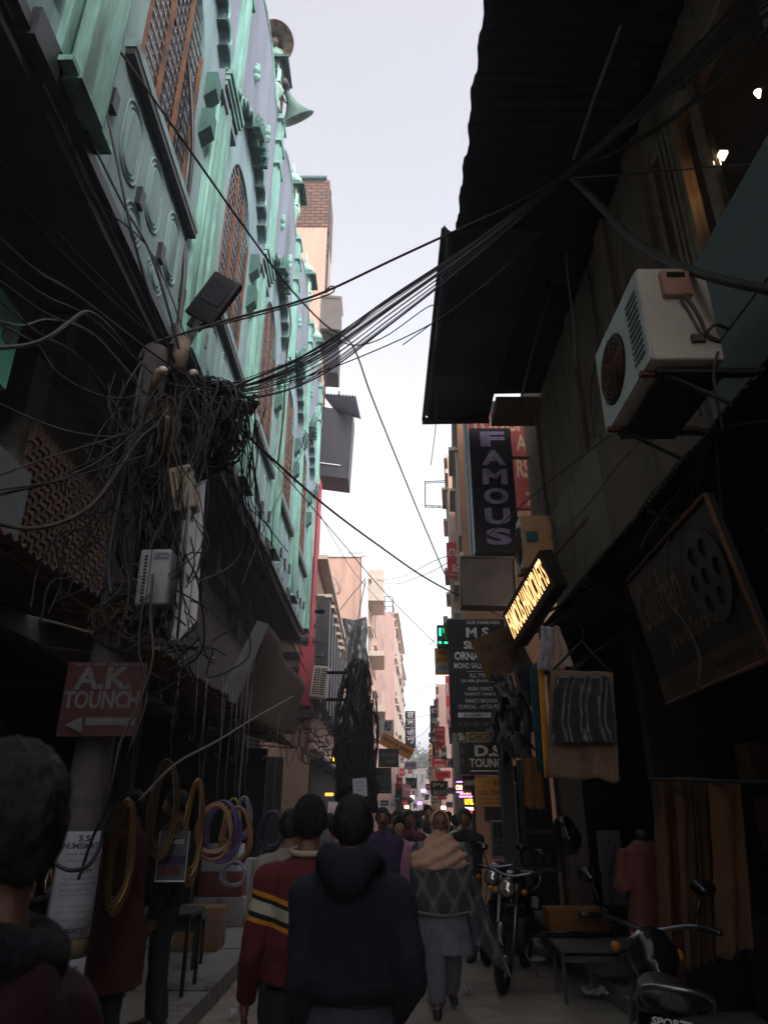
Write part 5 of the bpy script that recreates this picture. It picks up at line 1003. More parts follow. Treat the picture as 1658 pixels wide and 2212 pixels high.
# many more boards hung along the far street
rs = random.Random(3); names = ('RAJ','SONA','NEW','GOLD','OM','KRISHNA','SILVER','STAR','TARA','DEEP','SHRI','LUCKY','ANAND','MOTI','ROYAL','PAYAL')
cols = [('red',RSG,WH),('black',BLKB,WH),('white',mt('off_white_board',(.5,.49,.45),.6,.1,4),INK),('amber',YO,INK),('blue',mt('blue_board',(.03,.06,.16),.6,.2,4),WH),('green',mt('green_board',(.02,.10,.05),.6,.2,4),WH),('pink',mt('pink_board',(.50,.20,.20),.6,.1,4),WH),('orange',mt('orange_board',(.50,.21,.05)),INK)]
spots = [(948,1600,14,26,23),(958,1628,12,30,26),(975,1648,18,20,19),(952,1690,14,18,24),(944,1668,10,16,30),(972,1708,16,14,17),(955,1722,18,10,21),(938,1730,14,10,26),(928,1672,8,20,38),(924,1700,10,14,42),(921,1722,10,12,48),(970,1738,14,12,16),
         (862,1690,12,22,22),(858,1725,14,12,20),(848,1738,12,14,17),(874,1735,12,14,28),(886,1728,10,12,34),(893,1712,8,12,42),(868,1668,10,16,30),(830,1735,18,12,15),(896,1740,8,10,46),(884,1665,8,12,44),(790,1745,16,18,12),(760,1735,14,20,13),(842,1600,8,20,34),(864,1600,7,24,40),(868,1640,9,16,38),(917,1741,9,9,55)]
sides = lambda u: 'right' if u > 905 else 'left'
for k,(u,v,w_,h_,y) in enumerate(spots):
    cn_,bm_,lm_ = cols[(k*5+k//3)%8]; nm = names[k%16]
    sign('sign','small %s board reading %s far down the %s side of the street'%(cn_,nm,sides(u)),(u-w_/2,v-h_/2,u+w_/2,v+h_/2),y,bm_,.08,[(lm_,[(nm,.12,.35,.88,.65,.02)])])
for k,(u,v,y,c_,l) in enumerate(((906,1735,40,(.5,.15,1),'tiny violet lit box over the far crowd'),(914,1708,30,(.5,.3,1),'thin violet lit bar over the far crowd'),(889,1722,36,(1,.6,.4),'small warm lit shop box in the far left row'),(878,1743,26,(1,.45,.2),'small orange lit shop box on the left'),(957,1745,20,(1,.8,.6),'small pale lit shop box on the right'))):
    c = P(u,v,y=y); s = MB(); s.cbox(c,(y*.006,.1,y*.004)); s.build('lit_box', NE('lit_%d'%k,c_,2), None, l, 'lamp')
# ------------------------------------------------------------------ people
def remesh(mb, vox, smooth=2, noise_amp=0, noise_s=8, seed=0, fold=None):
    me = bpy.data.meshes.new('r'); me.from_pydata(mb.v, [], mb.f); me.update()
    o = bpy.data.objects.new('r', me); C.objects.link(o)
    md = o.modifiers.new('r','REMESH'); md.mode = 'VOXEL'; md.voxel_size = vox
    if smooth: ms = o.modifiers.new('s','SMOOTH'); ms.iterations = smooth; ms.factor = .6
    dg = bpy.context.evaluated_depsgraph_get(); ev = o.evaluated_get(dg); m2 = bpy.data.meshes.new_from_object(ev)
    out = MB(); nr = [v.normal.copy() for v in m2.vertices]; vs = [v.co.copy() for v in m2.vertices]
    if noise_amp:
        for i, p in enumerate(vs):
            q = Vector((p.x*noise_s+seed, p.y*noise_s, p.z*noise_s*.55)); a = noise.noise(q)+.5*noise.noise(q*2.3)
            if fold: a += fold(p)
            vs[i] = p + nr[i]*noise_amp*a
    out.add([v[:] for v in vs], [tuple(p.vertices) for p in m2.polygons], True)
    bpy.data.objects.remove(o); bpy.data.meshes.remove(me); bpy.data.meshes.remove(m2); return out
def loft(mb, rings, n=20):
    """rings: (cx,cy,cz,rx,ry[,power]) horizontal ellipses"""
    vs = []
    for r in rings:
        for j in range(n):
            t = 2*PI*j/n; vs.append((r[0]+r[3]*math.cos(t), r[1]+r[4]*math.sin(t), r[2]))
    m = len(rings); fs = [(i*n+j, i*n+(j+1)%n, (i+1)*n+(j+1)%n, (i+1)*n+j) for i in range(m-1) for j in range(n)]
    fs += [tuple(range(n))[::-1], tuple((m-1)*n+j for j in range(n))]; mb.add(vs, fs, True)
def limb(mb, pts, rad, n=12):
    pts = [Vector(p) for p in pts]; sp = smooth_pts(pts, 5); k = len(pts)-1; rr = []
    for i in range(len(sp)):
        t = i/5; a = min(int(t), k-1); f = t-a; f = f*f*(3-2*f); rr.append(rad[a]*(1-f)+rad[a+1]*f)
    d0 = (sp[0]-sp[1]).normalized()*rr[0]*.5; d1 = (sp[-1]-sp[-2]).normalized()*rr[-1]*.5
    mb.tube([sp[0]+d0]+sp+[sp[-1]+d1], [rr[0]*.6]+rr+[rr[-1]*.6], n)
def head_shape(hc, s, hair=0, seed=0):
    """head with brow, eye sockets, nose, lips and chin; hair>0 gives the hair cap"""
    mb = MB(); nu, nv = (90, 60) if hair else (36, 26); vs = []
    for j in range(nv+1):
        ph = PI*j/nv
        for i in range(nu):
            th = 2*PI*i/nu; sp__ = max(math.sin(ph),0)**(.78 if ph < PI/2 else 1); x = sp__*math.cos(th); y = sp__*math.sin(th); z = math.cos(ph)*(.93 if ph < PI/2 else 1)
            px, py, pz = x*.076, y*.096, z*.118
            if z < 0: k = (-z)**1.5; px *= 1-.34*k; py = py*(1-.10*k)+.012*k
            if not hair:
                g = lambda cx, cz, sx, sz: math.exp(-((px-cx)/sx)**2-((pz-cz)/sz)**2)
                if y > 0: py += .024*g(0,-.018,.011,.022)+.010*g(0,-.032,.018,.010)-.011*(g(.031,.006,.016,.013)+g(-.031,.006,.016,.013))+.006*g(0,.026,.05,.010)+.007*g(0,-.060,.024,.012)+.009*g(0,-.098,.022,.016)-.004*g(0,-.054,.03,.003)
                q = Vector((px,py,pz))
            else:
                line = -.02+.052*max(0,y)*1.6 if y > 0 else -.02-.055*(-y)
                keep = (z*.118) > line-.0*abs(x)
                nn = noise.noise(Vector((x*5+seed,y*5,z*4)))*.005+noise.noise(Vector((x*26+seed,y*26,z*5)))*.0022+noise.noise(Vector((x*60,y*60+seed,z*9)))*.001
                q = Vector((px,py-.004,pz))*(hair+nn*12) if keep else Vector((px,py,pz))*.93
            vs.append(tuple(Vector(hc)+q*s))
    fs = []
    for j in range(nv):
        for i in range(nu): fs.append((j*nu+i, (j+1)*nu+i, (j+1)*nu+(i+1)%nu, j*nu+(i+1)%nu))
    mb.add(vs, fs, True); return mb
def hand(mb, w, d, s, side, curl=.35):
    """palm and five bent fingers hanging from wrist w along direction d"""
    w = Vector(w); d = Vector(d).normalized(); f = Vector((0,1,0)); f = (f-d*f.dot(d)).normalized(); sd = d.cross(f)*side
    pts = [(w, .026), (w+d*.035, .030), (w+d*.075, .032)]
    limb(mb, [p for p,_ in pts], [r*s*.8 for _,r in pts], 10)
    for k, (o, L) in enumerate(((-.030,.068),(-.010,.078),(.010,.072),(.029,.056))):
        b = w+d*.075*s+f*o*s*1.0; c1 = b+d*L*.45*s-sd*L*.12*curl*s; c2 = c1+d*L*.32*s-sd*L*.45*curl*s; c3 = c2+d*L*.2*s-sd*L*.5*curl*s
        limb(mb, [b, c1, c2, c3], [.0095*s, .009*s, .008*s, .0065*s], 7)
    b = w+d*.025*s-f*.026*s; limb(mb, [b, b+d*.03*s-f*.022*s-sd*.01*s, b+d*.06*s-f*.024*s-sd*.018*s], [.013*s, .010*s, .008*s], 7)
SKIN = mt('brown_skin',(.23,.115,.07),.55,.12,14,bump=.1); SKIN2 = mt('fair_brown_skin',(.34,.19,.125),.55,.12,14,bump=.1); HAIR = mt('black_hair',(.010,.008,.008),.6,.4,60,bump=.5,streak=True); SHOE = mt('dark_shoe',(.018,.018,.02),.5,.3,9); JEANS = mt('grey_blue_jeans',(.055,.058,.075),.85,.3,9,bump=.4); DTROU = mt('dark_trousers',(.012,.012,.016),.85,.3,8)
def person(label, loc, yaw, H=1.68, top=None, trou=None, skin=None, hair='short', stride=.0, arms=((-.05,-.02,.62),(-.04,.06,.47)), arms_r=None, vox=.012, fine=False, wide=1.0, kurta=0, extras=None, group=None, hood=False, lean=0, head_turn=0, sleeve_mat=None, collar=None, face=False, hem=None):
    s = H/1.70; top = top or DTROU; trou = trou or DTROU; skin = skin or SKIN
    hz = .935*H; hc = (0, .015+lean*.9, hz-.118*s+.052*s); hc = (0,.015+lean*.9, H-.122*s)
    sh = .172*s*wide; shz = .803*H; hipz = .52*H; body = MB()
    for g in (head_shape((0,0,0), s),):
        rt = Matrix.Translation(hc) @ Matrix.Rotation(head_turn,4,'Z'); body.add(g.v, g.f, True, rt)
        for e in (-1,1):
            ear = MB(); ear.lathe([(.001,-.008),(.017*s,-.006),(.021*s,.003),(.010*s,.006)], n=10, mtx=rt @ Matrix.Translation((e*.076*s,-.006*s,-.006*s)) @ Matrix.Rotation(e*R(70),4,'Y') @ Matrix.Diagonal((1.35,1,1,1))); body.add(ear.v, ear.f, True)
    limb(body, [(0,-.005+lean*.8,H-.20*s),(0,-.02+lean*.6,.80*H)], [.052*s,.062*s])
    loft(body, [(0,0,hipz-.05*s,.10*s,.08*s),(0,0,hipz+.06*s,.145*s,.10*s),(0,lean*.3,.62*H,.125*s,.09*s),(0,lean*.5,.72*H,.15*s,.10*s),(0,lean*.6,.80*H,.15*s,.085*s),(0,lean*.7,.84*H,.06*s,.05*s)])
    A = {}
    for e, aa in ((-1, arms), (1, arms_r or arms)):
        S = Vector((e*sh, lean*.6, shz)); E_ = Vector((e*(sh-aa[0][0]*s), aa[0][1]*s, aa[0][2]*H)); W_ = Vector((e*(sh-aa[1][0]*s), aa[1][1]*s, aa[1][2]*H)); A[e] = (S,E_,W_)
        limb(body, [S,(S+E_)/2,E_,W_], [.046*s,.042*s,.035*s,.023*s]); hand(body, W_, W_-E_, s, e)
    Lg = {}
    for e in (-1,1):
        st = stride*e; hp = Vector((e*.085*s,0,hipz)); kn = Vector((e*.085*s, st*.45+.02, .285*H)); an = Vector((e*.08*s, st, .05*H+max(0,-st)*.22)); Lg[e] = (hp,kn,an)
        limb(body, [hp,kn,an], [.078*s,.05*s,.034*s]); limb(body, [an,an+Vector((e*.01,.12*s,-.04*s))], [.034*s,.028*s])
    b = remesh(body, vox*.62 if fine else vox*.8, 1)
    root = b.build('person', skin, None, label, 'person', group, org=(0,0,0)); root.location = loc; root.rotation_euler = (0,0,yaw)
    def child(mb, name, mat):
        o = mb.build(name, mat, None, org=(0,0,0)); o.parent = root; return o
    # trousers
    t = MB(); loft(t, [(0,0,hipz-.06*s,.13*s,.10*s),(0,0,hipz+.03*s,.165*s*wide,.125*s),(0,0,hipz+.10*s,.155*s*wide,.115*s)])
    for e in (-1,1): hp,kn,an = Lg[e]; limb(t, [hp+Vector((0,0,-.01)),kn,an+Vector((0,-.005,.02))], [.098*s,(.105 if kurta else .072)*s,(.085 if kurta else .060)*s])
    child(remesh(t, vox, 2, .012, 9, 3), 'trousers', trou)
    for e in (-1,1):
        hp,kn,an = Lg[e]; sm = MB(); limb(sm, [an+Vector((0,-.05*s,-.02*s)), an+Vector((e*.005,.05*s,-.04*s)), an+Vector((e*.012,.17*s,-.052*s))], [.040*s,.045*s,.034*s]); child(remesh(sm, .009, 1), 'shoe', SHOE)
    # top garment
    g = MB(); hem = hem*H if hem else (.27*H if kurta else .535*H)
    rings = [(0,0,hem,.19*s*wide*(1.25 if kurta else 1),.14*s*(1.3 if kurta else 1)),(0,0,.60*H,.195*s*wide,.145*s),(0,lean*.3,.65*H,.185*s*wide,.14*s),(0,lean*.5,.74*H,.20*s*wide,.145*s),(0,lean*.6,.80*H,.188*s*wide,.125*s),(0,lean*.65,.835*H,.12*s,.09*s),(0,lean*.7,.855*H,.070*s,.066*s)]
    loft(g, rings)
    for e in (-1,1): S,E_,W_ = A[e]; limb(g, [S+Vector((-e*.05,0,-.015)),(S*.85+E_*.15),(S+E_)/2,E_,E_*.4+W_*.6,W_+(W_-E_).normalized()*-.0], [.075*s,.080*s,.068*s,.060*s,.055*s,.046*s])
    if hood:
        limb(g, [(-.115*s,-.02,.845*H),(-.07*s,-.115*s,.86*H),(0,-.15*s,.825*H),(.07*s,-.115*s,.86*H),(.115*s,-.02,.845*H)], [.035*s,.055*s,.075*s,.055*s,.035*s]); limb(g, [(0,-.11*s,.85*H),(0,-.135*s,.80*H)], [.085*s,.05*s]); limb(g,[(-.115*s,-.02,.845*H),(-.05*s,.08*s,.83*H),(.05*s,.08*s,.83*H),(.115*s,-.02,.845*H)],[.035*s]*4)
    og = child(remesh(g, vox, 2, .016, 7, 11, fold=lambda p: .55*math.sin(p.z*34+3*math.sin(p.x*13))*max(0,1-abs(p.z-.62*H)/.16)), 'kurta' if kurta else ('hooded_top' if hood else 'jacket'), top)
    if collar: c_ = MB(); c_.tube([((.083*s)*math.cos(t*PI/10), lean*.7-.005+.075*s*math.sin(t*PI/10), .857*H+.012*math.sin(t*PI/10)) for t in range(20)], .015*s, 8, closed=True); child(c_, 'collar', collar)
    if hair:
        if hair == 'short': hm = head_shape((0,0,0), s, 1.09, seed=H*7); child(MB().add(hm.v, hm.f, True, Matrix.Translation(hc) @ Matrix.Rotation(head_turn,4,'Z')), 'hair', HAIR)
        elif hair == 'cap': hm = head_shape((0,0,0), s, 1.17, seed=H*7); child(MB().add(hm.v, hm.f, True, Matrix.Translation(Vector(hc)+Vector((0,0,.01))) @ Matrix.Rotation(head_turn,4,'Z')), 'knitted_cap', mt('black_knit',(.012,.011,.013),.95,.4,50,bump=.8))
    if face:
        for e in (-1,1):
            ey = MB(); ey.lathe([(0,-.006),(.009,-.004),(.012,0),(.009,.004),(0,.006)], n=10, mtx=Matrix.Translation(Vector(hc)+Vector((e*.031*s,.083*s,.006*s))) @ Matrix.Diagonal((1.1,.6,.7,1))); child(ey,'eye', mt('dark_eye',(.03,.022,.02),.2,.2,9,bump=0))
            eb = MB(); limb(eb, [Vector(hc)+Vector((e*.016*s,.093*s,.026*s)),Vector(hc)+Vector((e*.032*s,.091*s,.030*s)),Vector(hc)+Vector((e*.048*s,.080*s,.025*s))],[.003,.0035,.002],6); child(eb,'eyebrow',HAIR)
        mo = MB(); limb(mo, [Vector(hc)+Vector((x*s,(.097-abs(x)*.35)*s,-.058*s)) for x in (-.022,0,.022)],[.003,.005,.003],6); child(mo,'lips',mt('dark_lips',(.16,.06,.05),.5,.1,9,bump=0))
        if face == 'moustache': mo = MB(); limb(mo, [Vector(hc)+Vector((x*s,(.100-abs(x)*.35)*s,-.047*s)) for x in (-.030,0,.030)],[.004,.007,.004],6); child(mo,'moustache',HAIR)
    if extras: extras(root, child, s, H, hc, A)
    return root
def stripes():
    m = bpy.data.materials.new('maroon_striped_knit'); m.use_nodes = True; t = m.node_tree; N=t.nodes; L=t.links; b=N['Principled BSDF']; b.inputs['Roughness'].default_value=.9
    tc=N.new('ShaderNodeTexCoord'); sx=N.new('ShaderNodeSeparateXYZ'); L.new(tc.outputs['Object'],sx.inputs[0])
    ab=N.new('ShaderNodeMath'); ab.operation='ABSOLUTE'; L.new(sx.outputs[0],ab.inputs[0]); mu=N.new('ShaderNodeMath'); mu.operation='MULTIPLY'; mu.inputs[1].default_value=-.28; L.new(ab.outputs[0],mu.inputs[0])
    ad=N.new('ShaderNodeMath'); ad.operation='ADD'; L.new(sx.outputs[2],ad.inputs[0]); L.new(mu.outputs[0],ad.inputs[1])
    cr=N.new('ShaderNodeValToRGB'); cr.color_ramp.interpolation='CONSTANT'; e=cr.color_ramp.elements
    mp=N.new('ShaderNodeMapRange'); mp.inputs[1].default_value=.95; mp.inputs[2].default_value=1.35; L.new(ad.outputs[0],mp.inputs[0]); L.new(mp.outputs[0],cr.inputs[0])
    MR=(.11,.012,.014,1); OR=(.55,.22,.02,1); BL=(.008,.007,.01,1); WHT=(.42,.37,.28,1)
    cols=[(0,MR),(.30,OR),(.345,BL),(.40,WHT),(.52,BL),(.57,OR),(.62,MR)]
    e[0].position=0; e[0].color=MR; e[1].position=cols[1][0]; e[1].color=OR
    for p_,c_ in cols[2:]: q=e.new(p_); q.color=c_
    L.new(cr.outputs[0],b.inputs['Base Color']); n=N.new('ShaderNodeTexNoise'); n.inputs['Scale'].default_value=120; bp=N.new('ShaderNodeBump'); bp.inputs['Strength'].default_value=.5; bp.inputs['Distance'].default_value=.004; L.new(n.outputs[0],bp.inputs['Height']); L.new(bp.outputs[0],b.inputs['Normal']); return m
NAVY = mt('navy_fleece',(.013,.015,.026),.95,.25,30,bump=.5)
x = P(762,1780,y=3.05).x
def hood_extras(root, child, s, H, hc, A):
    b = MB(); loft(b, [(0,0,.583*H,.172*s,.130*s),(0,0,.605*H,.192*s,.150*s),(0,0,.625*H,.190*s,.146*s)]); child(b,'hem_rib',mt('navy_rib',(.010,.011,.018),.95,.2,40,bump=.5))
    p = MB()
    for e in (-1,1): p.grid(lambda a,c: (e*(.035+.10*a)*s, -(.134-.05*a*a)*s-.006, .535*H+.0*c-.10*c*s-.015*a), 6, 6, True, .004)
    child(p,'back_pocket',JEANS)
    p = MB(); p.tube([(-.15*s,-.10*s,.525*H),(-.07*s,-.137*s,.52*H),(0,-.142*s,.518*H),(.07*s,-.137*s,.52*H),(.15*s,-.10*s,.525*H)],.012,6); child(p,'belt_loop_band',JEANS)
person('man seen from behind in a navy hooded top and grey jeans, closest to the middle',(x,3.05,0),R(-4),1.665,NAVY,JEANS,SKIN2,'short',.10,((-.01,-.05,.625),(.02,.08,.49)),((-.06,-.07,.63),(.02,.10,.54)),hem=.595,vox=.010,fine=True,hood=True,wide=.98,extras=hood_extras)
x = P(668,1780,y=3.75).x
person('man from behind in a maroon jumper with cream and orange stripes and black knitted cap',(x,3.75,0),R(3),1.66,stripes(),DTROU,SKIN,'cap',.12,((-.06,-.05,.63),(-.10,.10,.49)),None,vox=.010,fine=True,collar=mt('cream_stripe_collar',(.42,.35,.25),.9,.1,9))
x = P(628,1800,y=5.1).x
person('person in a beige jacket half hidden behind the striped jumper',(x,5.1,0),R(0),1.62,mt('beige_jacket',(.24,.21,.17),.9,.15,6),DTROU,SKIN,'short',.1)
# woman walking towards the camera
SHAWL = bpy.data.materials.new('diamond_shawl'); SHAWL.use_nodes = True; _t=SHAWL.node_tree; N=_t.nodes; L=_t.links; b=N['Principled BSDF']; b.inputs['Roughness'].default_value=.95
tc=N.new('ShaderNodeTexCoord'); sp_=N.new('ShaderNodeSeparateXYZ'); L.new(tc.outputs['Object'],sp_.inputs[0])
def mth(op,a,b_=None,v=None):
    q=N.new('ShaderNodeMath'); q.operation=op; L.new(a,q.inputs[0])
    if b_ is not None: L.new(b_,q.inputs[1])
    if v is not None: q.inputs[1].default_value=v
    return q.outputs[0]
u1=mth('MULTIPLY',sp_.outputs[0],v=17); v1=mth('MULTIPLY',sp_.outputs[2],v=9.5)
s1=mth('SINE',mth('ADD',u1,v1)); s2=mth('SINE',mth('SUBTRACT',u1,v1)); pr=mth('MULTIPLY',s1,s2)
cr=N.new('ShaderNodeValToRGB'); e=cr.color_ramp.elements; e[0].position=.0; e[0].color=(.24,.245,.265,1); e[1].position=.36; e[1].color=(.085,.082,.098,1); L.new(mth('ABSOLUTE',pr),cr.inputs[0])
nz=N.new('ShaderNodeTexNoise'); nz.inputs['Scale'].default_value=30; mm=N.new('ShaderNodeMix'); mm.data_type='RGBA'; mm.blend_type='MULTIPLY'; mm.inputs[0].default_value=.6; L.new(cr.outputs[0],mm.inputs[6]); L.new(nz.outputs[0],mm.inputs[7]); L.new(mm.outputs[2],b.inputs['Base Color'])
wy = 7.25; wx = P(950,1800,y=wy).x; WH_ = P(942,1752,y=wy).z
def woman_extras(root, child, s, H, hc, A):
    PE = mt('peach_scarf',(.62,.36,.25),.9,.15,14,spot=(.45,.24,.16),spot_amt=.3,spot_scale=14)
    g = MB(); hc = Vector(hc)          # scarf round the face
    def f(a,b):
        th = 2*PI*a; ph = R(56)+(PI-R(56))*b; r = Vector((math.sin(ph)*math.cos(th)*.100, math.cos(ph)*.125-.012, math.sin(ph)*math.sin(th)*.142))*s
        return hc+r+Vector((0,0,-.01 if math.sin(th)<0 else .004))+Vector((1,1,1))*.003*math.sin(th*9+b*5)
    g.grid(f,40,16,True,.006); child(g,'head_scarf',PE)
    g = MB(); loft(g, [(.03,.03,.695*H,.25*s,.20*s),(0.02,.03,.725*H,.305*s,.215*s),(0.01,.02,.765*H,.29*s,.20*s),(0,.01,.80*H,.245*s,.165*s),(0,.02,.845*H,.15*s,.115*s),(0,.02,.875*H,.085*s,.09*s),(0,.02,.90*H,.07*s,.08*s)])
    limb(g, [(-.10,.13,.80*H),(.02,.17,.745*H),(.20,.10,.70*H)],[.05,.06,.05]); sc = remesh(g,.011,2,.012,9,5,fold=lambda p: .75*math.sin((p.z*1.0+p.x*.45)*62)); child(sc,'scarf_drape',PE)
    g = MB(); loft(g, [(0,.0,.47*H,.305*s,.19*s),(0,.02,.52*H,.31*s,.20*s),(0,.02,.60*H,.30*s,.20*s),(0,.01,.70*H,.285*s,.18*s),(0,0,.78*H,.25*s,.15*s),(0,0,.83*H,.13*s,.1*s)])
    for e in (-1,1): S,E_,W_ = A[e]; limb(g,[S,(S+E_)/2,E_,(E_+W_)/2],[.085,.095,.09,.07])
    sh = remesh(g,.012,2,.02,8,9); child(sh,'shawl',SHAWL)
    g = MB()                            # hanging end of the shawl, swinging out to her left
    g.grid(lambda a,b: (-(.20+.10*a+b*(.05+.24*a)), .08+.03*math.sin(a*12)+.05*b, (.66-.42*b*(.75+.45*a))*H), 24, 30, True, .012); child(g,'shawl_end',SHAWL)
    g = MB(); g.tube([(.305*math.cos(t),.19*math.sin(t)+.0,.475*H+.012*math.sin(3*t)) for t in [i*PI/16 for i in range(32)]],.014,6,closed=True); child(g,'shawl_border',mt('grey_border',(.16,.17,.18),.9,.2,20))
woman = person('woman walking to the camera in a peach headscarf, patterned grey shawl and long grey tunic',(wx,wy,0),PI,WH_,mt('grey_mauve_tunic',(.19,.175,.21),.9,.2,12),mt('grey_mauve_trousers',(.14,.125,.155),.9,.2,10),SKIN,None,.16,((.0,.06,.64),(.10,.08,.58)),None,vox=.010,fine=True,kurta=1,wide=1.2,face=True,extras=woman_extras)
# crowd behind
JK = {n: mt('jacket_'+n,c,.9,.2,8) for n,c in dict(purple=(.045,.03,.075),black=(.012,.012,.014),white=(.42,.44,.43),grey=(.10,.10,.11),navy=(.02,.025,.05),maroon=(.11,.02,.03),green=(.03,.05,.035),pink=(.42,.2,.3),tan=(.22,.16,.10)).items()}
crowd = [(826,1768,8.4,'purple','short','moustache','man with a moustache in a purple jacket behind the hooded top',180),(858,1772,9.6,'black','short',True,'young man in black looking left of the woman',170),(884,1770,10.4,'maroon','short',True,'man in maroon just left of the woman in the headscarf',185),
  (906,1782,12.5,'white','short',False,'person in a white shirt seen over the woman\'s left side',10),(923,1756,13.5,'black','cap',True,'tall man in a dark cap above the headscarf',180),(862,1790,9.0,'pink','cap',False,'short person with a pink hooded jacket in the crowd',180),
  (1005,1768,9.6,'black','short',False,'rider in a shiny black jacket behind the parked motorcycle',150),(985,1776,12,'white','short',False,'person in white behind the rider in black',0),(727,1790,7.2,'purple','short',False,'person in purple between the two nearest men',10),
  (712,1778,9.4,'grey','short',False,'person in grey left of the hooded man\'s head',0),(896,1764,17,'grey','short',False,'distant man in grey in the middle of the street',0),(908,1760,20,'navy','short',False,'distant man in navy in the middle of the street',0),(940,1760,18,'green','short',False,'distant person in dark green above the headscarf',180),
  (872,1763,22,'black','short',False,'distant person in black left of centre',0),(888,1758,28,'white','short',False,'far person in white walking away',0),(918,1758,32,'tan','short',False,'far person in tan near the end of the street',180),(955,1766,15,'navy','short',False,'person in navy right of the headscarf',0),(968,1768,16,'tan','cap',False,'person in tan near the right hand stalls',180),(840,1772,14,'navy','short',False,'person in navy behind the moustached man',0),(900,1756,38,'grey','short',False,'smallest far person at the end of the street',0)]
for i,(u,v,y,j,hr,fc,l,yw) in enumerate(crowd):
    top = P(u,v,y=y).z+.12; Hh = min(max(top,1.42),1.80)
    person(l,(P(u,v,y=y).x,y,0),R(yw),Hh,JK[j],DTROU if i%3 else JEANS,SKIN2 if i%2 else SKIN,hr,.12*(1 if i%2 else -1),((.05,.0,.63),(.04,.10,.50)) if i%2 else ((.04,-.03,.62),(.03,.04,.47)),vox=.014 if y<12 else .02,face=fc,wide=1+.04*(i%3))
# shoppers at the left shop
person('shopper in a dull red tunic with a grey sleeve beside the bill covered pole',(P(262,1950,y=5.15).x,5.15,.16),R(80),1.58,mt('dull_red_tunic',(.07,.012,.012),.9,.2,8),DTROU,SKIN,'short',.05,((.05,.05,.62),(.05,.25,.60)),None,kurta=1)
person('dark dressed shopper standing under the brass coils',(P(362,1950,y=5.9).x,5.9,.16),R(95),1.60,mt('near_black_coat',(.009,.009,.010),.9,.2,8),DTROU,SKIN,'short',.04)
# man at the left edge, very close
c = P(-72,1806,k=.98)
person('very close man at the left edge with dark hair, navy scarf and red jacket',(c.x+.02,c.y,0),R(60),1.70,mt('deep_red_jacket',(.028,.003,.006),.85,.2,9),DTROU,SKIN2,'short',.0,vox=.012,fine=True,wide=.72,lean=-.05,extras=lambda root,child,s,H,hc,A: child(remesh((lambda g:(limb(g,[(.10*math.cos(t),.09*math.sin(t)-.01,.838*H+.012*math.sin(2*t)) for t in [i*PI/6 for i in range(13)]],[.040]*13),g)[1])(MB()),.01,1,.01,12),'scarf',mt('navy_scarf',(.006,.007,.014),.95,.3,20,bump=.5)))

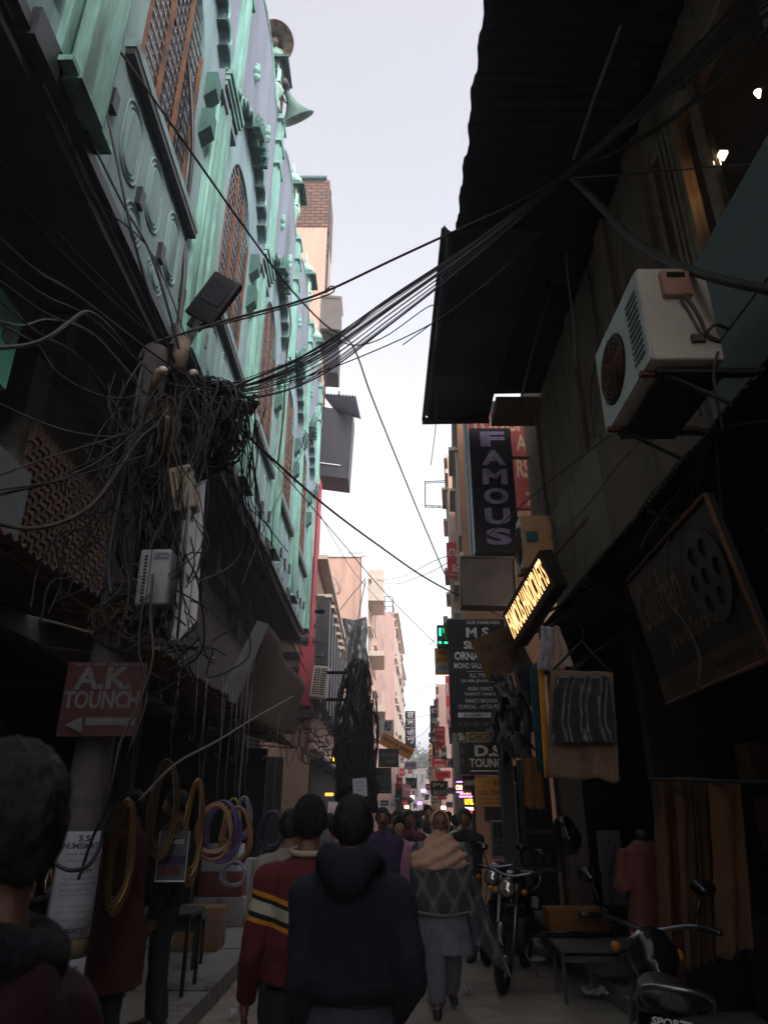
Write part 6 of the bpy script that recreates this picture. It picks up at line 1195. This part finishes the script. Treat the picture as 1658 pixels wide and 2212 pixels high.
# ------------------------------------------------------------------ motorcycles
CHR = mt('chrome',(.22,.22,.23),.3,.2,6,metal=.95,bump=0); MBLK = mt('glossy_black_paint',(.01,.01,.012),.18,.2,6,bump=0); VINYL = mt('black_vinyl',(.014,.013,.016),.45,.3,20,bump=.3)
def motorcycle(loc, yaw, label, lean=0, lit=False, paint=None, seat_mark=False):
    root = empty('motorcycle', loc, label, 'motorcycle', None, yaw); root.rotation_euler = (0, lean, yaw)
    def ch(mb, n, m_, par=root): o = mb.build(n, m_, None, org=(0,0,0)); o.parent = par; return o
    paint = paint or MBLK
    for y in (-.62,.64):
        t = MB(); t.tube([(0,y+.26*math.cos(i*PI/16),.30+.26*math.sin(i*PI/16)) for i in range(32)],.045,8,closed=True); o = ch(t,'tyre',BLACK)
        t = MB(); t.tube([(0,y+.215*math.cos(i*PI/16),.30+.215*math.sin(i*PI/16)) for i in range(32)],.018,6,closed=True)
        for k in range(12): a=k*PI/6; t.tube([(.03*(-1)**k,y,.30),(0,y+.21*math.cos(a),.30+.21*math.sin(a))],.004,4)
        t.tube([(-.07,y,.30),(.07,y,.30)],.045,10); ch(t,'rim',CHR)
        t = MB(); t.grid(lambda a,b,y=y: ((b-.5)*.13, y+.315*math.cos(R(25+120*a)), .30+.315*math.sin(R(25+120*a))-abs(b-.5)*.05),16,4,True,.006); ch(t,'mudguard',paint)
    t = MB(); limb(t,[(0,.30,.86),(0,.12,.90),(0,-.08,.83)],[.10,.135,.09]); ch(remesh(t,.012,2),'fuel_tank',paint)
    t = MB(); limb(t,[(0,-.08,.82),(0,-.35,.83),(0,-.66,.88)],[.085,.125,.105]); q = remesh(t,.014,2); q.v = [(a*1.05,b,.80+(c-.84)*.55+.03) for a,b,c in q.v]; seat = ch(q,'seat',VINYL)
    if seat_mark:
        t = MB(); put_text(t,'SPORTS',frame((-.10,-.775,.78),(1,0,0),(0,.25,1)),0,0,.16,.03,.03,.2,z=.004); ch(t,'lettering',WH,seat)
    t = MB(); limb(t,[(0,-.3,.62),(0,-.85,.76)],[.10,.05]); ch(remesh(t,.014,2),'tail_panel',paint)
    t = MB(); t.tube(smooth_pts([(-.12,-.55,.80),(-.15,-.72,.86),(-.10,-.86,.93),(.10,-.86,.93),(.15,-.72,.86),(.12,-.55,.80)],6),.012,8); ch(t,'grab_rail',CHR)
    t = MB(); t.cbox((0,.02,.45),(.26,.30,.30),bev=.05)
    for k in range(7): t.cbox((0,.06,.52+k*.025),(.20,.22,.008))
    t.tube([(.0,-.1,.36),(.0,.14,.34)],.11,12); ch(t,'engine',DKMET)
    t = MB(); t.tube(smooth_pts([(.10,.12,.48),(.15,.2,.34),(.16,-.1,.28),(.17,-.75,.36)],5),[.022]*11+[.045]*5,8); ch(t,'exhaust',CHR)
    t = MB()
    for e in (-1,1): t.tube([(e*.085,.64,.30),(e*.085,.42,.92)],.022,8)
    ch(t,'fork',CHR)
    t = MB(); t.tube(smooth_pts([(-.36,.24,1.03),(-.22,.34,1.03),(0,.38,.98),(.22,.34,1.03),(.36,.24,1.03)],5),.013,8); ch(t,'handlebar',CHR)
    for e in (-1,1):
        t = MB(); t.tube([(e*.26,.31,1.03),(e*.37,.24,1.03)],.018,8); ch(t,'grip',BLACK)
        t = MB(); t.tube([(e*.24,.33,1.04),(e*.30,.36,1.20)],.006,6); t.lathe([(.0,-.012),(.05,-.008),(.055,.0),(0,.004)],n=16,mtx=frame((e*.31,.36,1.23),(1,0,0),(0,.1,1)) @ Matrix.Diagonal((1.3,.8,1,1))); ch(t,'mirror',MBLK)
        t = MB(); t.lathe([(0,-.03),(.028,-.02),(.03,.02),(0,.04)],n=10,mtx=frame((e*.17,.50,.86),(1,0,0),(0,0,1)) @ Matrix.Rotation(PI,4,'X')); ch(t,'indicator',mt('amber_lens',(.5,.16,.01),.3,.1,9,bump=0))
    t = MB(); t.lathe([(.0,-.13),(.07,-.10),(.095,0),(.09,.01)],n=20,mtx=frame((0,.54,.88),(-1,0,0),(0,0,1))); o = ch(t,'headlight',MBLK)
    t = MB(); t.lathe([(.088,.0),(.06,.02),(0,.03)],n=20,mtx=frame((0,.55,.88),(-1,0,0),(0,0,1))); ch(t,'lens',mt('headlight_lens',(.5,.47,.42),.08,.1,5,metal=.7,bump=0),o)
    t = MB(); t.cbox((0,-.90,.62),(.2,.006,.12)); ch(t,'number_plate',WHITEP)
    t = MB(); t.cbox((0,-.88,.76),(.12,.03,.06),bev=.01); ch(t,'tail_light',mt('red_lens',(.25,.01,.01),.25,.1,5,bump=0))
    t = MB(); t.tube([(-.08,-.05,.27),(-.22,-.12,.02)],.010,6); ch(t,'side_stand',CHR)
    return root
p = P(1078,1918,z=.88); motorcycle((p.x+.185,p.y+.51,0),R(160),'black motorcycle parked facing the camera behind the woman',R(-5))
p = P(1078,1895,z=.95); motorcycle((p.x+.15,p.y+1.5,.0),R(160),'second motorcycle behind the one next to the woman',R(-6),paint=mt('dark_blue_paint',(.015,.02,.045),.2,.2,6,bump=0))
p = P(1425,2190,z=.84); motorcycle((p.x+.20,p.y+.82,0),R(-14),'black motorcycle seen from behind at the bottom right corner',R(5),seat_mark=True)

# ------------------------------------------------------------------ right shop: clothes, curtain, benches
def cloth(name, label, cat, pts, mat, fold=.03, nf=5, thick=.006, seed=0, group=None):
    """hanging cloth: pts = TL,TR,BR,BL"""
    a,b,c,d = [Vector(q) for q in pts]; n = (b-a).cross(d-a).normalized(); mb = MB()
    mb.grid(lambda u,v: (a*(1-u)+b*u)*(1-v)+(d*(1-u)+c*u)*v + n*(fold*math.sin(u*nf*2*PI+seed+v*1.5)*(.35+.65*v)+fold*.8*noise.noise(Vector((u*4+seed,v*5,seed)))) + Vector((0,0,.03*noise.noise(Vector((u*5+seed,7,0)))*v)), 36, 26, True, thick)
    return mb.build(name, mat, None, label, cat, group)
TANC = mt('tan_garment_cover',(.20,.125,.075),.9,.2,8); CLR = mt('clear_plastic',(.10,.10,.11),.08,.3,6,bump=.9,alpha=.75)
q = [P(1188,1448,y=5.9),P(1322,1452,y=5.7),P(1337,1687,y=5.6),P(1180,1680,y=5.9)]
cover = cloth('garment_cover','tan garment cover with a clear plastic front hanging from the right awning','garment cover',q,TANC,.03,2,.01,1)
nrm = Vector((0,-.03,0)); q2 = [P(1198,1462,y=5.83),P(1318,1462,y=5.63),P(1332,1606,y=5.55),P(1190,1606,y=5.83)]
def _pl(u,v): return (q2[0]*(1-u)+q2[1]*u)*(1-v)+(q2[3]*(1-u)+q2[2]*u)*v+Vector((0,-.012+.02*math.sin(u*21+2*math.sin(v*3))+.012*noise.noise(Vector((u*9,v*5,2))),0))
mb = MB(); mb.grid(_pl,50,30,True,.003); cv = bpy.data.objects[cover.name]; o = mb.build('clear_front', mt('wrinkled_black_plastic',(.045,.045,.052),.12,.3,6,bump=.6), cv)
s = MB(); s.tube([q[0]+Vector((.02,0,.0)),P(1255,1385,y=5.8),q[1]+Vector((-.02,0,0))],.012,6); s.tube(smooth_pts([P(1255,1385,y=5.8),P(1258,1365,y=5.8),P(1250,1345,y=5.8)],4),.005,5); s.build('hanger', DKMET, cv)
cloth('trim','yellow orange cloth strip hanging left of the garment cover','cloth',[P(1160,1420,y=6.6),P(1172,1420,y=6.6),P(1187,1680,y=6.1),P(1176,1680,y=6.1)],mt('marigold_cloth',(.60,.26,.015),.85,.1,9),.01,2,.006,2)
cloth('printed_cloth','teal printed cloth hanging behind the yellow strip','cloth',[P(1143,1440,y=6.9),P(1160,1430,y=6.9),P(1178,1662,y=6.7),P(1158,1665,y=6.7)],mt('teal_print_cloth',(.02,.085,.10),.9,.2,4,spot=(.25,.32,.35),spot_amt=.15,spot_scale=9),.02,2,.006,3)
cloth('printed_cloth','white and red floral cloth bunched at the top beside the garment cover','cloth',[P(1170,1352,y=6.4),P(1196,1356,y=6.3),P(1200,1452,y=6.3),P(1163,1450,y=6.4)],mt('white_floral_cloth',(.40,.36,.38),.9,.1,5,spot=(.30,.05,.09),spot_amt=.25,spot_scale=22),.03,2,.006,4)
cloth('printed_cloth','pale pink spotted cloth fanned above the garment cover','cloth',[P(1196,1352,y=6.2),P(1205,1354,y=6.2),P(1238,1440,y=6.0),P(1188,1455,y=6.0)],mt('pale_pink_cloth',(.38,.26,.22),.9,.1,5,spot=(.30,.1,.1),spot_amt=.15,spot_scale=18),.02,2,.006,5)
cloth('shirt','burnt orange shirt hanging behind the teal printed cloth','shirt',[P(1128,1640,y=7.6),P(1165,1632,y=7.6),P(1178,1748,y=7.5),P(1133,1745,y=7.6)],mt('burnt_orange_cloth',(.24,.095,.02),.9,.2,7),.02,2,.008,6)
cloth('cloth_strip','green ribbon of cloth beside the burnt orange shirt','cloth',[P(1125,1640,y=7.7),P(1130,1640,y=7.7),P(1124,1712,y=7.7),P(1113,1705,y=7.7)],mt('green_cloth',(.02,.10,.05),.9,.2,7),.01,2,.006,7)
rg = random.Random(11); GB = mt('grey_plastic_bag',(.09,.09,.095),.4,.3,5,bump=.4,spot=(.03,.03,.035),spot_amt=.4); GB2 = mt('grey_bag_dark',(.03,.03,.034),.45,.3,5,bump=.4)
for k in range(22):
    u = rg.uniform(1066,1150); v = 1470+rg.uniform(0,165); c = P(u,v,y=8.6+rg.uniform(-.3,.3)); s = MB(); r = rg.uniform(.10,.20)
    A_ = Vector((rg.uniform(-.5,.5),rg.uniform(-.4,.4),rg.uniform(-.9,-.3))).normalized(); B_ = A_.orthogonal().normalized()
    s.grid(lambda a,b: c+A_*((a-.5)*2*r)+B_*((b-.5)*1.1*r)+Vector((0,-.05*math.cos((b-.5)*3),.05*noise.noise(Vector((a*4+k,b*4,0)))+.03*math.sin(a*14))),14,8,True,.008)
    s.build('garment_bundle', GB if k%3 else GB2, None, 'folded grey plastic wrapped garment hanging in the bunch behind the cardboard sign', 'garment', 'plastic wrapped garments behind the cardboard sign')
sign('cardboard_sign','tilted brown cardboard sign overlapping the dark silver sign',(1030,1362,1134,1458),8.9,mt('brown_cardboard',(.13,.075,.025),.85,.25,5),.015,[(mt('dark_print',(.05,.03,.015),.8,.1,9,bump=0),[('सेल SALE',.1,.62,.9,.82,.02),('SALE 50',.15,.2,.8,.45,.02)])],roll=R(-22))
CURT = mt('ochre_curtain',(.115,.055,.02),.9,.3,4,spot=(.05,.025,.012),spot_amt=.4)
for k,(u0,u1,v0,yy,l) in enumerate(((1408,1455,1685,6.1,'leftmost ochre curtain panel in the right shop'),(1458,1492,1678,5.8,'second ochre curtain panel from the left'),(1495,1525,1680,5.6,'third ochre curtain panel from the left'),(1530,1600,1690,5.2,'widest ochre curtain panel, farthest right'))):
    d = 22
    cloth('curtain',l,'curtain',[P(u0,v0,y=yy),P(u1,v0,y=yy),P(u1+d,2095-15*k,y=yy-.1),P(u0+d,2105-10*k,y=yy-.1)],CURT,.035,1.5,.01,k*2.1)
s = MB(); s.tube([P(1400,1683,y=6.15),P(1660,1690,y=4.6)],.015,6); s.build('curtain_rail', DKMET, None, 'dark rail above the ochre curtains', 'rail')
# mannequin with pink tunic
mq = empty('mannequin', P(1395,1990,y=6.6), 'headless mannequin in a dusty pink tunic left of the curtains', 'mannequin'); b0 = P(1396,1880,y=6.6)
g = MB(); loft(g,[(b0.x,6.6,.35,.20,.15),(b0.x,6.6,.75,.20,.15),(b0.x,6.6,.95,.17,.13),(b0.x,6.6,1.15,.19,.13),(b0.x,6.6,1.30,.18,.11),(b0.x,6.6,1.37,.07,.07)]); limb(g,[(b0.x-.17,6.6,1.27),(b0.x-.24,6.56,1.0)],[.06,.07]); limb(g,[(b0.x+.17,6.6,1.27),(b0.x+.24,6.56,1.0)],[.06,.07])
remesh(g,.012,2,.02,8,4).build('tunic', mt('dusty_pink_cloth',(.19,.055,.055),.9,.2,9,spot=(.30,.18,.16),spot_amt=.1,spot_scale=30), mq)
g = MB(); g.tube([(b0.x,6.6,1.36),(b0.x,6.6,1.45)],.045,10); g.tube([(b0.x,6.6,.13),(b0.x,6.6,.4)],.02,6); g.lathe([(.16,0),(.16,.02),(.02,.03)],(b0.x,6.6,.13),16); g.build('stand', DKMET, mq)
# benches, box, posts, cabinet
bench((P(1190,2000,y=9.4).x+.15,9.3,.0),.75,1.3,.46,GT,'bench','far low bench with a grey top by the right step','bench',R(4))
bench((P(1300,2090,y=7.6).x+.12,7.7,.0),1.05,.55,.44,GT,'bench','near low bench with a grey top by the right step','bench',R(-3))
p = P(1245,2050,y=8.5); carton((p.x,8.45,.46),(.62,.35,.2),mt('orange_carton',(.24,.10,.015),.85,.2,6),'orange carton with dark print on the low benches',words='KHADIM')
sp = lambda u0,u1,v0,v1,y,d,mat,name,label,cat: MB().box((P(u0,(v0+v1)/2,y=y).x,y,max(P(u0,v1,y=y).z,.0)),(P(u1,(v0+v1)/2,y=y).x,y+d,P(u0,v0,y=y).z)).build(name,mat,None,label,cat)
o = sp(1228,1272,1640,2060,9.2,.2,mt('worn_plaster_post',(.13,.10,.08),.85,.3,5),'shop_post','worn plaster post behind the low benches','post')
o = sp(1090,1118,1640,1990,10.6,.2,mt('grey_post',(.11,.105,.10),.85,.3,5),'shop_post','grey post at the left end of the right shop','post')
cb = empty('display_cabinet', P(1165,2000,y=10.2), 'dark display cabinet with shelves between the two posts', 'cabinet'); a = P(1120,1650,y=10.2); b = P(1228,1995,y=10.2)
s = MB()
for x_ in (a.x,b.x): s.cbox((x_,10.2,(a.z+.1)/2+.05),(.06,.06,a.z-.1))
for z in (.16,.9,1.35,a.z): s.cbox(((a.x+b.x)/2,10.2,z),(b.x-a.x,.06,.05))
s.build('frame', mt('tarnished_frame',(.06,.055,.05),.6,.3,6), cb)
s = MB(); s.box((a.x,10.6,.1),(b.x,10.65,a.z)); s.build('back', DARK, cb)
s = MB(); s.box((a.x+.03,10.19,.2),(b.x-.03,10.196,.88)); s.box((a.x+.03,10.19,.92),(b.x-.03,10.196,1.32)); s.build('glass', mt('cabinet_glass',(.03,.03,.03),.1,.2,3,bump=0,alpha=.6), cb)
for k in range(7): c = Vector((a.x+.1+k*.11,10.4,.93)); s = MB(); s.cbox(c+Vector((0,0,.09)),(.08,.1,.17),bev=.01); s.build('shoe_box', (CB,CBG,CBW)[k%3], None, 'small box on the shelf of the dark display cabinet', 'box', 'small boxes in the dark display cabinet')
sign('notice','grey dotted panel standing in the right shop',(1296,1795,1346,1955),7.9,mt('pale_grey_panel',(.085,.085,.095),.8,.1,5),.03,[(DKMET,[('#',.3+.35*((k*37)%3)/3,.06+.11*k,.42+.35*((k*37)%3)/3,.10+.11*k) for k in range(8)])],cat='panel')
sign('poster','black poster with yellow and grey print on the right hand post',(1062,1775,1102,1852),11.0,BLKB,.02,[(mt('olive_print',(.2,.18,.03),.8,.1,5,bump=0),[('TOUCH',.1,.42,.9,.52,.02)]),(INKG,[('हॉलमार्क',.1,.28,.9,.38,.01),('LAB',.1,.14,.7,.22,.01)]),(WH,[('#',.62,.72,.8,.86)])],cat='poster',frame_mat=CBG)
sign('roller_shutter','grey shuttered panel under the orange H.R. sign',(1046,1743,1092,1775),11.3,mt('grey_shutter',(.05,.05,.055),.7,.2,5),.03,[],cat='panel')
s = MB(); c = P(1217,1805,y=7.4); limb(s,[c+Vector((0,0,.12)),c+Vector((.02,0,-.02)),c+Vector((.03,0,-.10))],[.10,.15,.13]); remesh(s,.012,2).build('helmet', MBLK, None, 'round glossy dark helmet hanging at the right shop', 'helmet')
for k,(u,v,y) in enumerate(((505,2196,0),(880,2075,0),(1010,2140,0),(590,2040,0),(1110,2010,9.6),(1120,2022,9.4),(1150,2050,8.6),(1100,2000,10),(1131,2006,9.6),(1155,2078,8.2),(1145,2035,8.8),(1285,2150,6.2),(1118,1998,9.9))):
    c = P(u,v,z=.03); e_ = .45 if k < 4 else 1; s = MB(); s.grid(lambda a,b: c+Vector(((a-.5)*.22*e_,(b-.5)*.18*e_,.035+.05*noise.noise(Vector((a*4+k,b*4,k))))),8,8,False,.003); s.build('litter', mt('litter_white',(.42,.41,.45),.7,.2,6,bump=.2), None, 'crumpled scrap of pale plastic litter on the open street' if k < 4 else 'crumpled scrap of pale plastic litter at the foot of the right benches', 'litter', 'litter scraps on the open street' if k < 4 else 'litter scraps by the right benches')

# stock on the shelves and walls of the right shop, mostly lost in the shade
rk = random.Random(9)
for k in range(9):
    y = 3.2+k*.42; x_ = 3.1+.1*(k%3); z0 = 1.0+.5*(k%3); s = MB(); s.cbox((x_,y,z0),(.25,.3,.32+.1*(k%2)),bev=.02)
    s.build('stock_parcel', (TANC,CB,CBG,mt('maroon_parcel',(.12,.03,.03),.8,.2,6))[k%4], None, 'wrapped parcel stacked in the dark right shop', 'parcel', 'parcels in the dark right shop')
s = MB(); s.box((2.9,3.0,.13),(3.4,6.5,.84)); s.build('counter', WOODD, None, 'dark wooden counter inside the right shop', 'counter')
# thin pipes and conduits on the right wall
for k,(pts,r_,l) in enumerate((([(2.38,6.9,4.2),(2.38,6.9,5.9),(2.38,6.4,6.4),(2.38,6.4,7.4)],.02,'bent conduit rising up the brown right wall'),([(2.27,8.7,4.15),(2.27,8.7,5.2),(2.38,9.4,5.6),(2.38,9.4,7.4)],.03,'drain pipe at the far end of the brown right wall'),([(2.27,4.3,4.2),(2.27,4.3,5.25)],.012,'thin conduit on the slate blue panel joint'))):
    s = MB(); s.tube(smooth_pts(pts,5),r_,7); s.build('conduit', mt('grimy_conduit',(.16,.14,.12),.7,.3,8), None, l, 'pipe')
# thin haze filling the street
h = MB(); h.box((-290,-55,-1),(290,560,34)); ho = h.build('haze', bpy.data.materials.new('street_haze'), None, kind='stuff', label='thin pale haze filling the whole street', cat='haze', org=(0,0,-1))
hm_ = ho.data.materials[0]; hm_.use_nodes = True; N = hm_.node_tree.nodes; N.remove(N['Principled BSDF']); pv = N.new('ShaderNodeVolumePrincipled'); pv.inputs['Density'].default_value = .0045; pv.inputs['Color'].default_value = (.9,.92,1,1); pv.inputs['Anisotropy'].default_value = .3
hm_.node_tree.links.new(pv.outputs[0], N['Material Output'].inputs['Volume'])
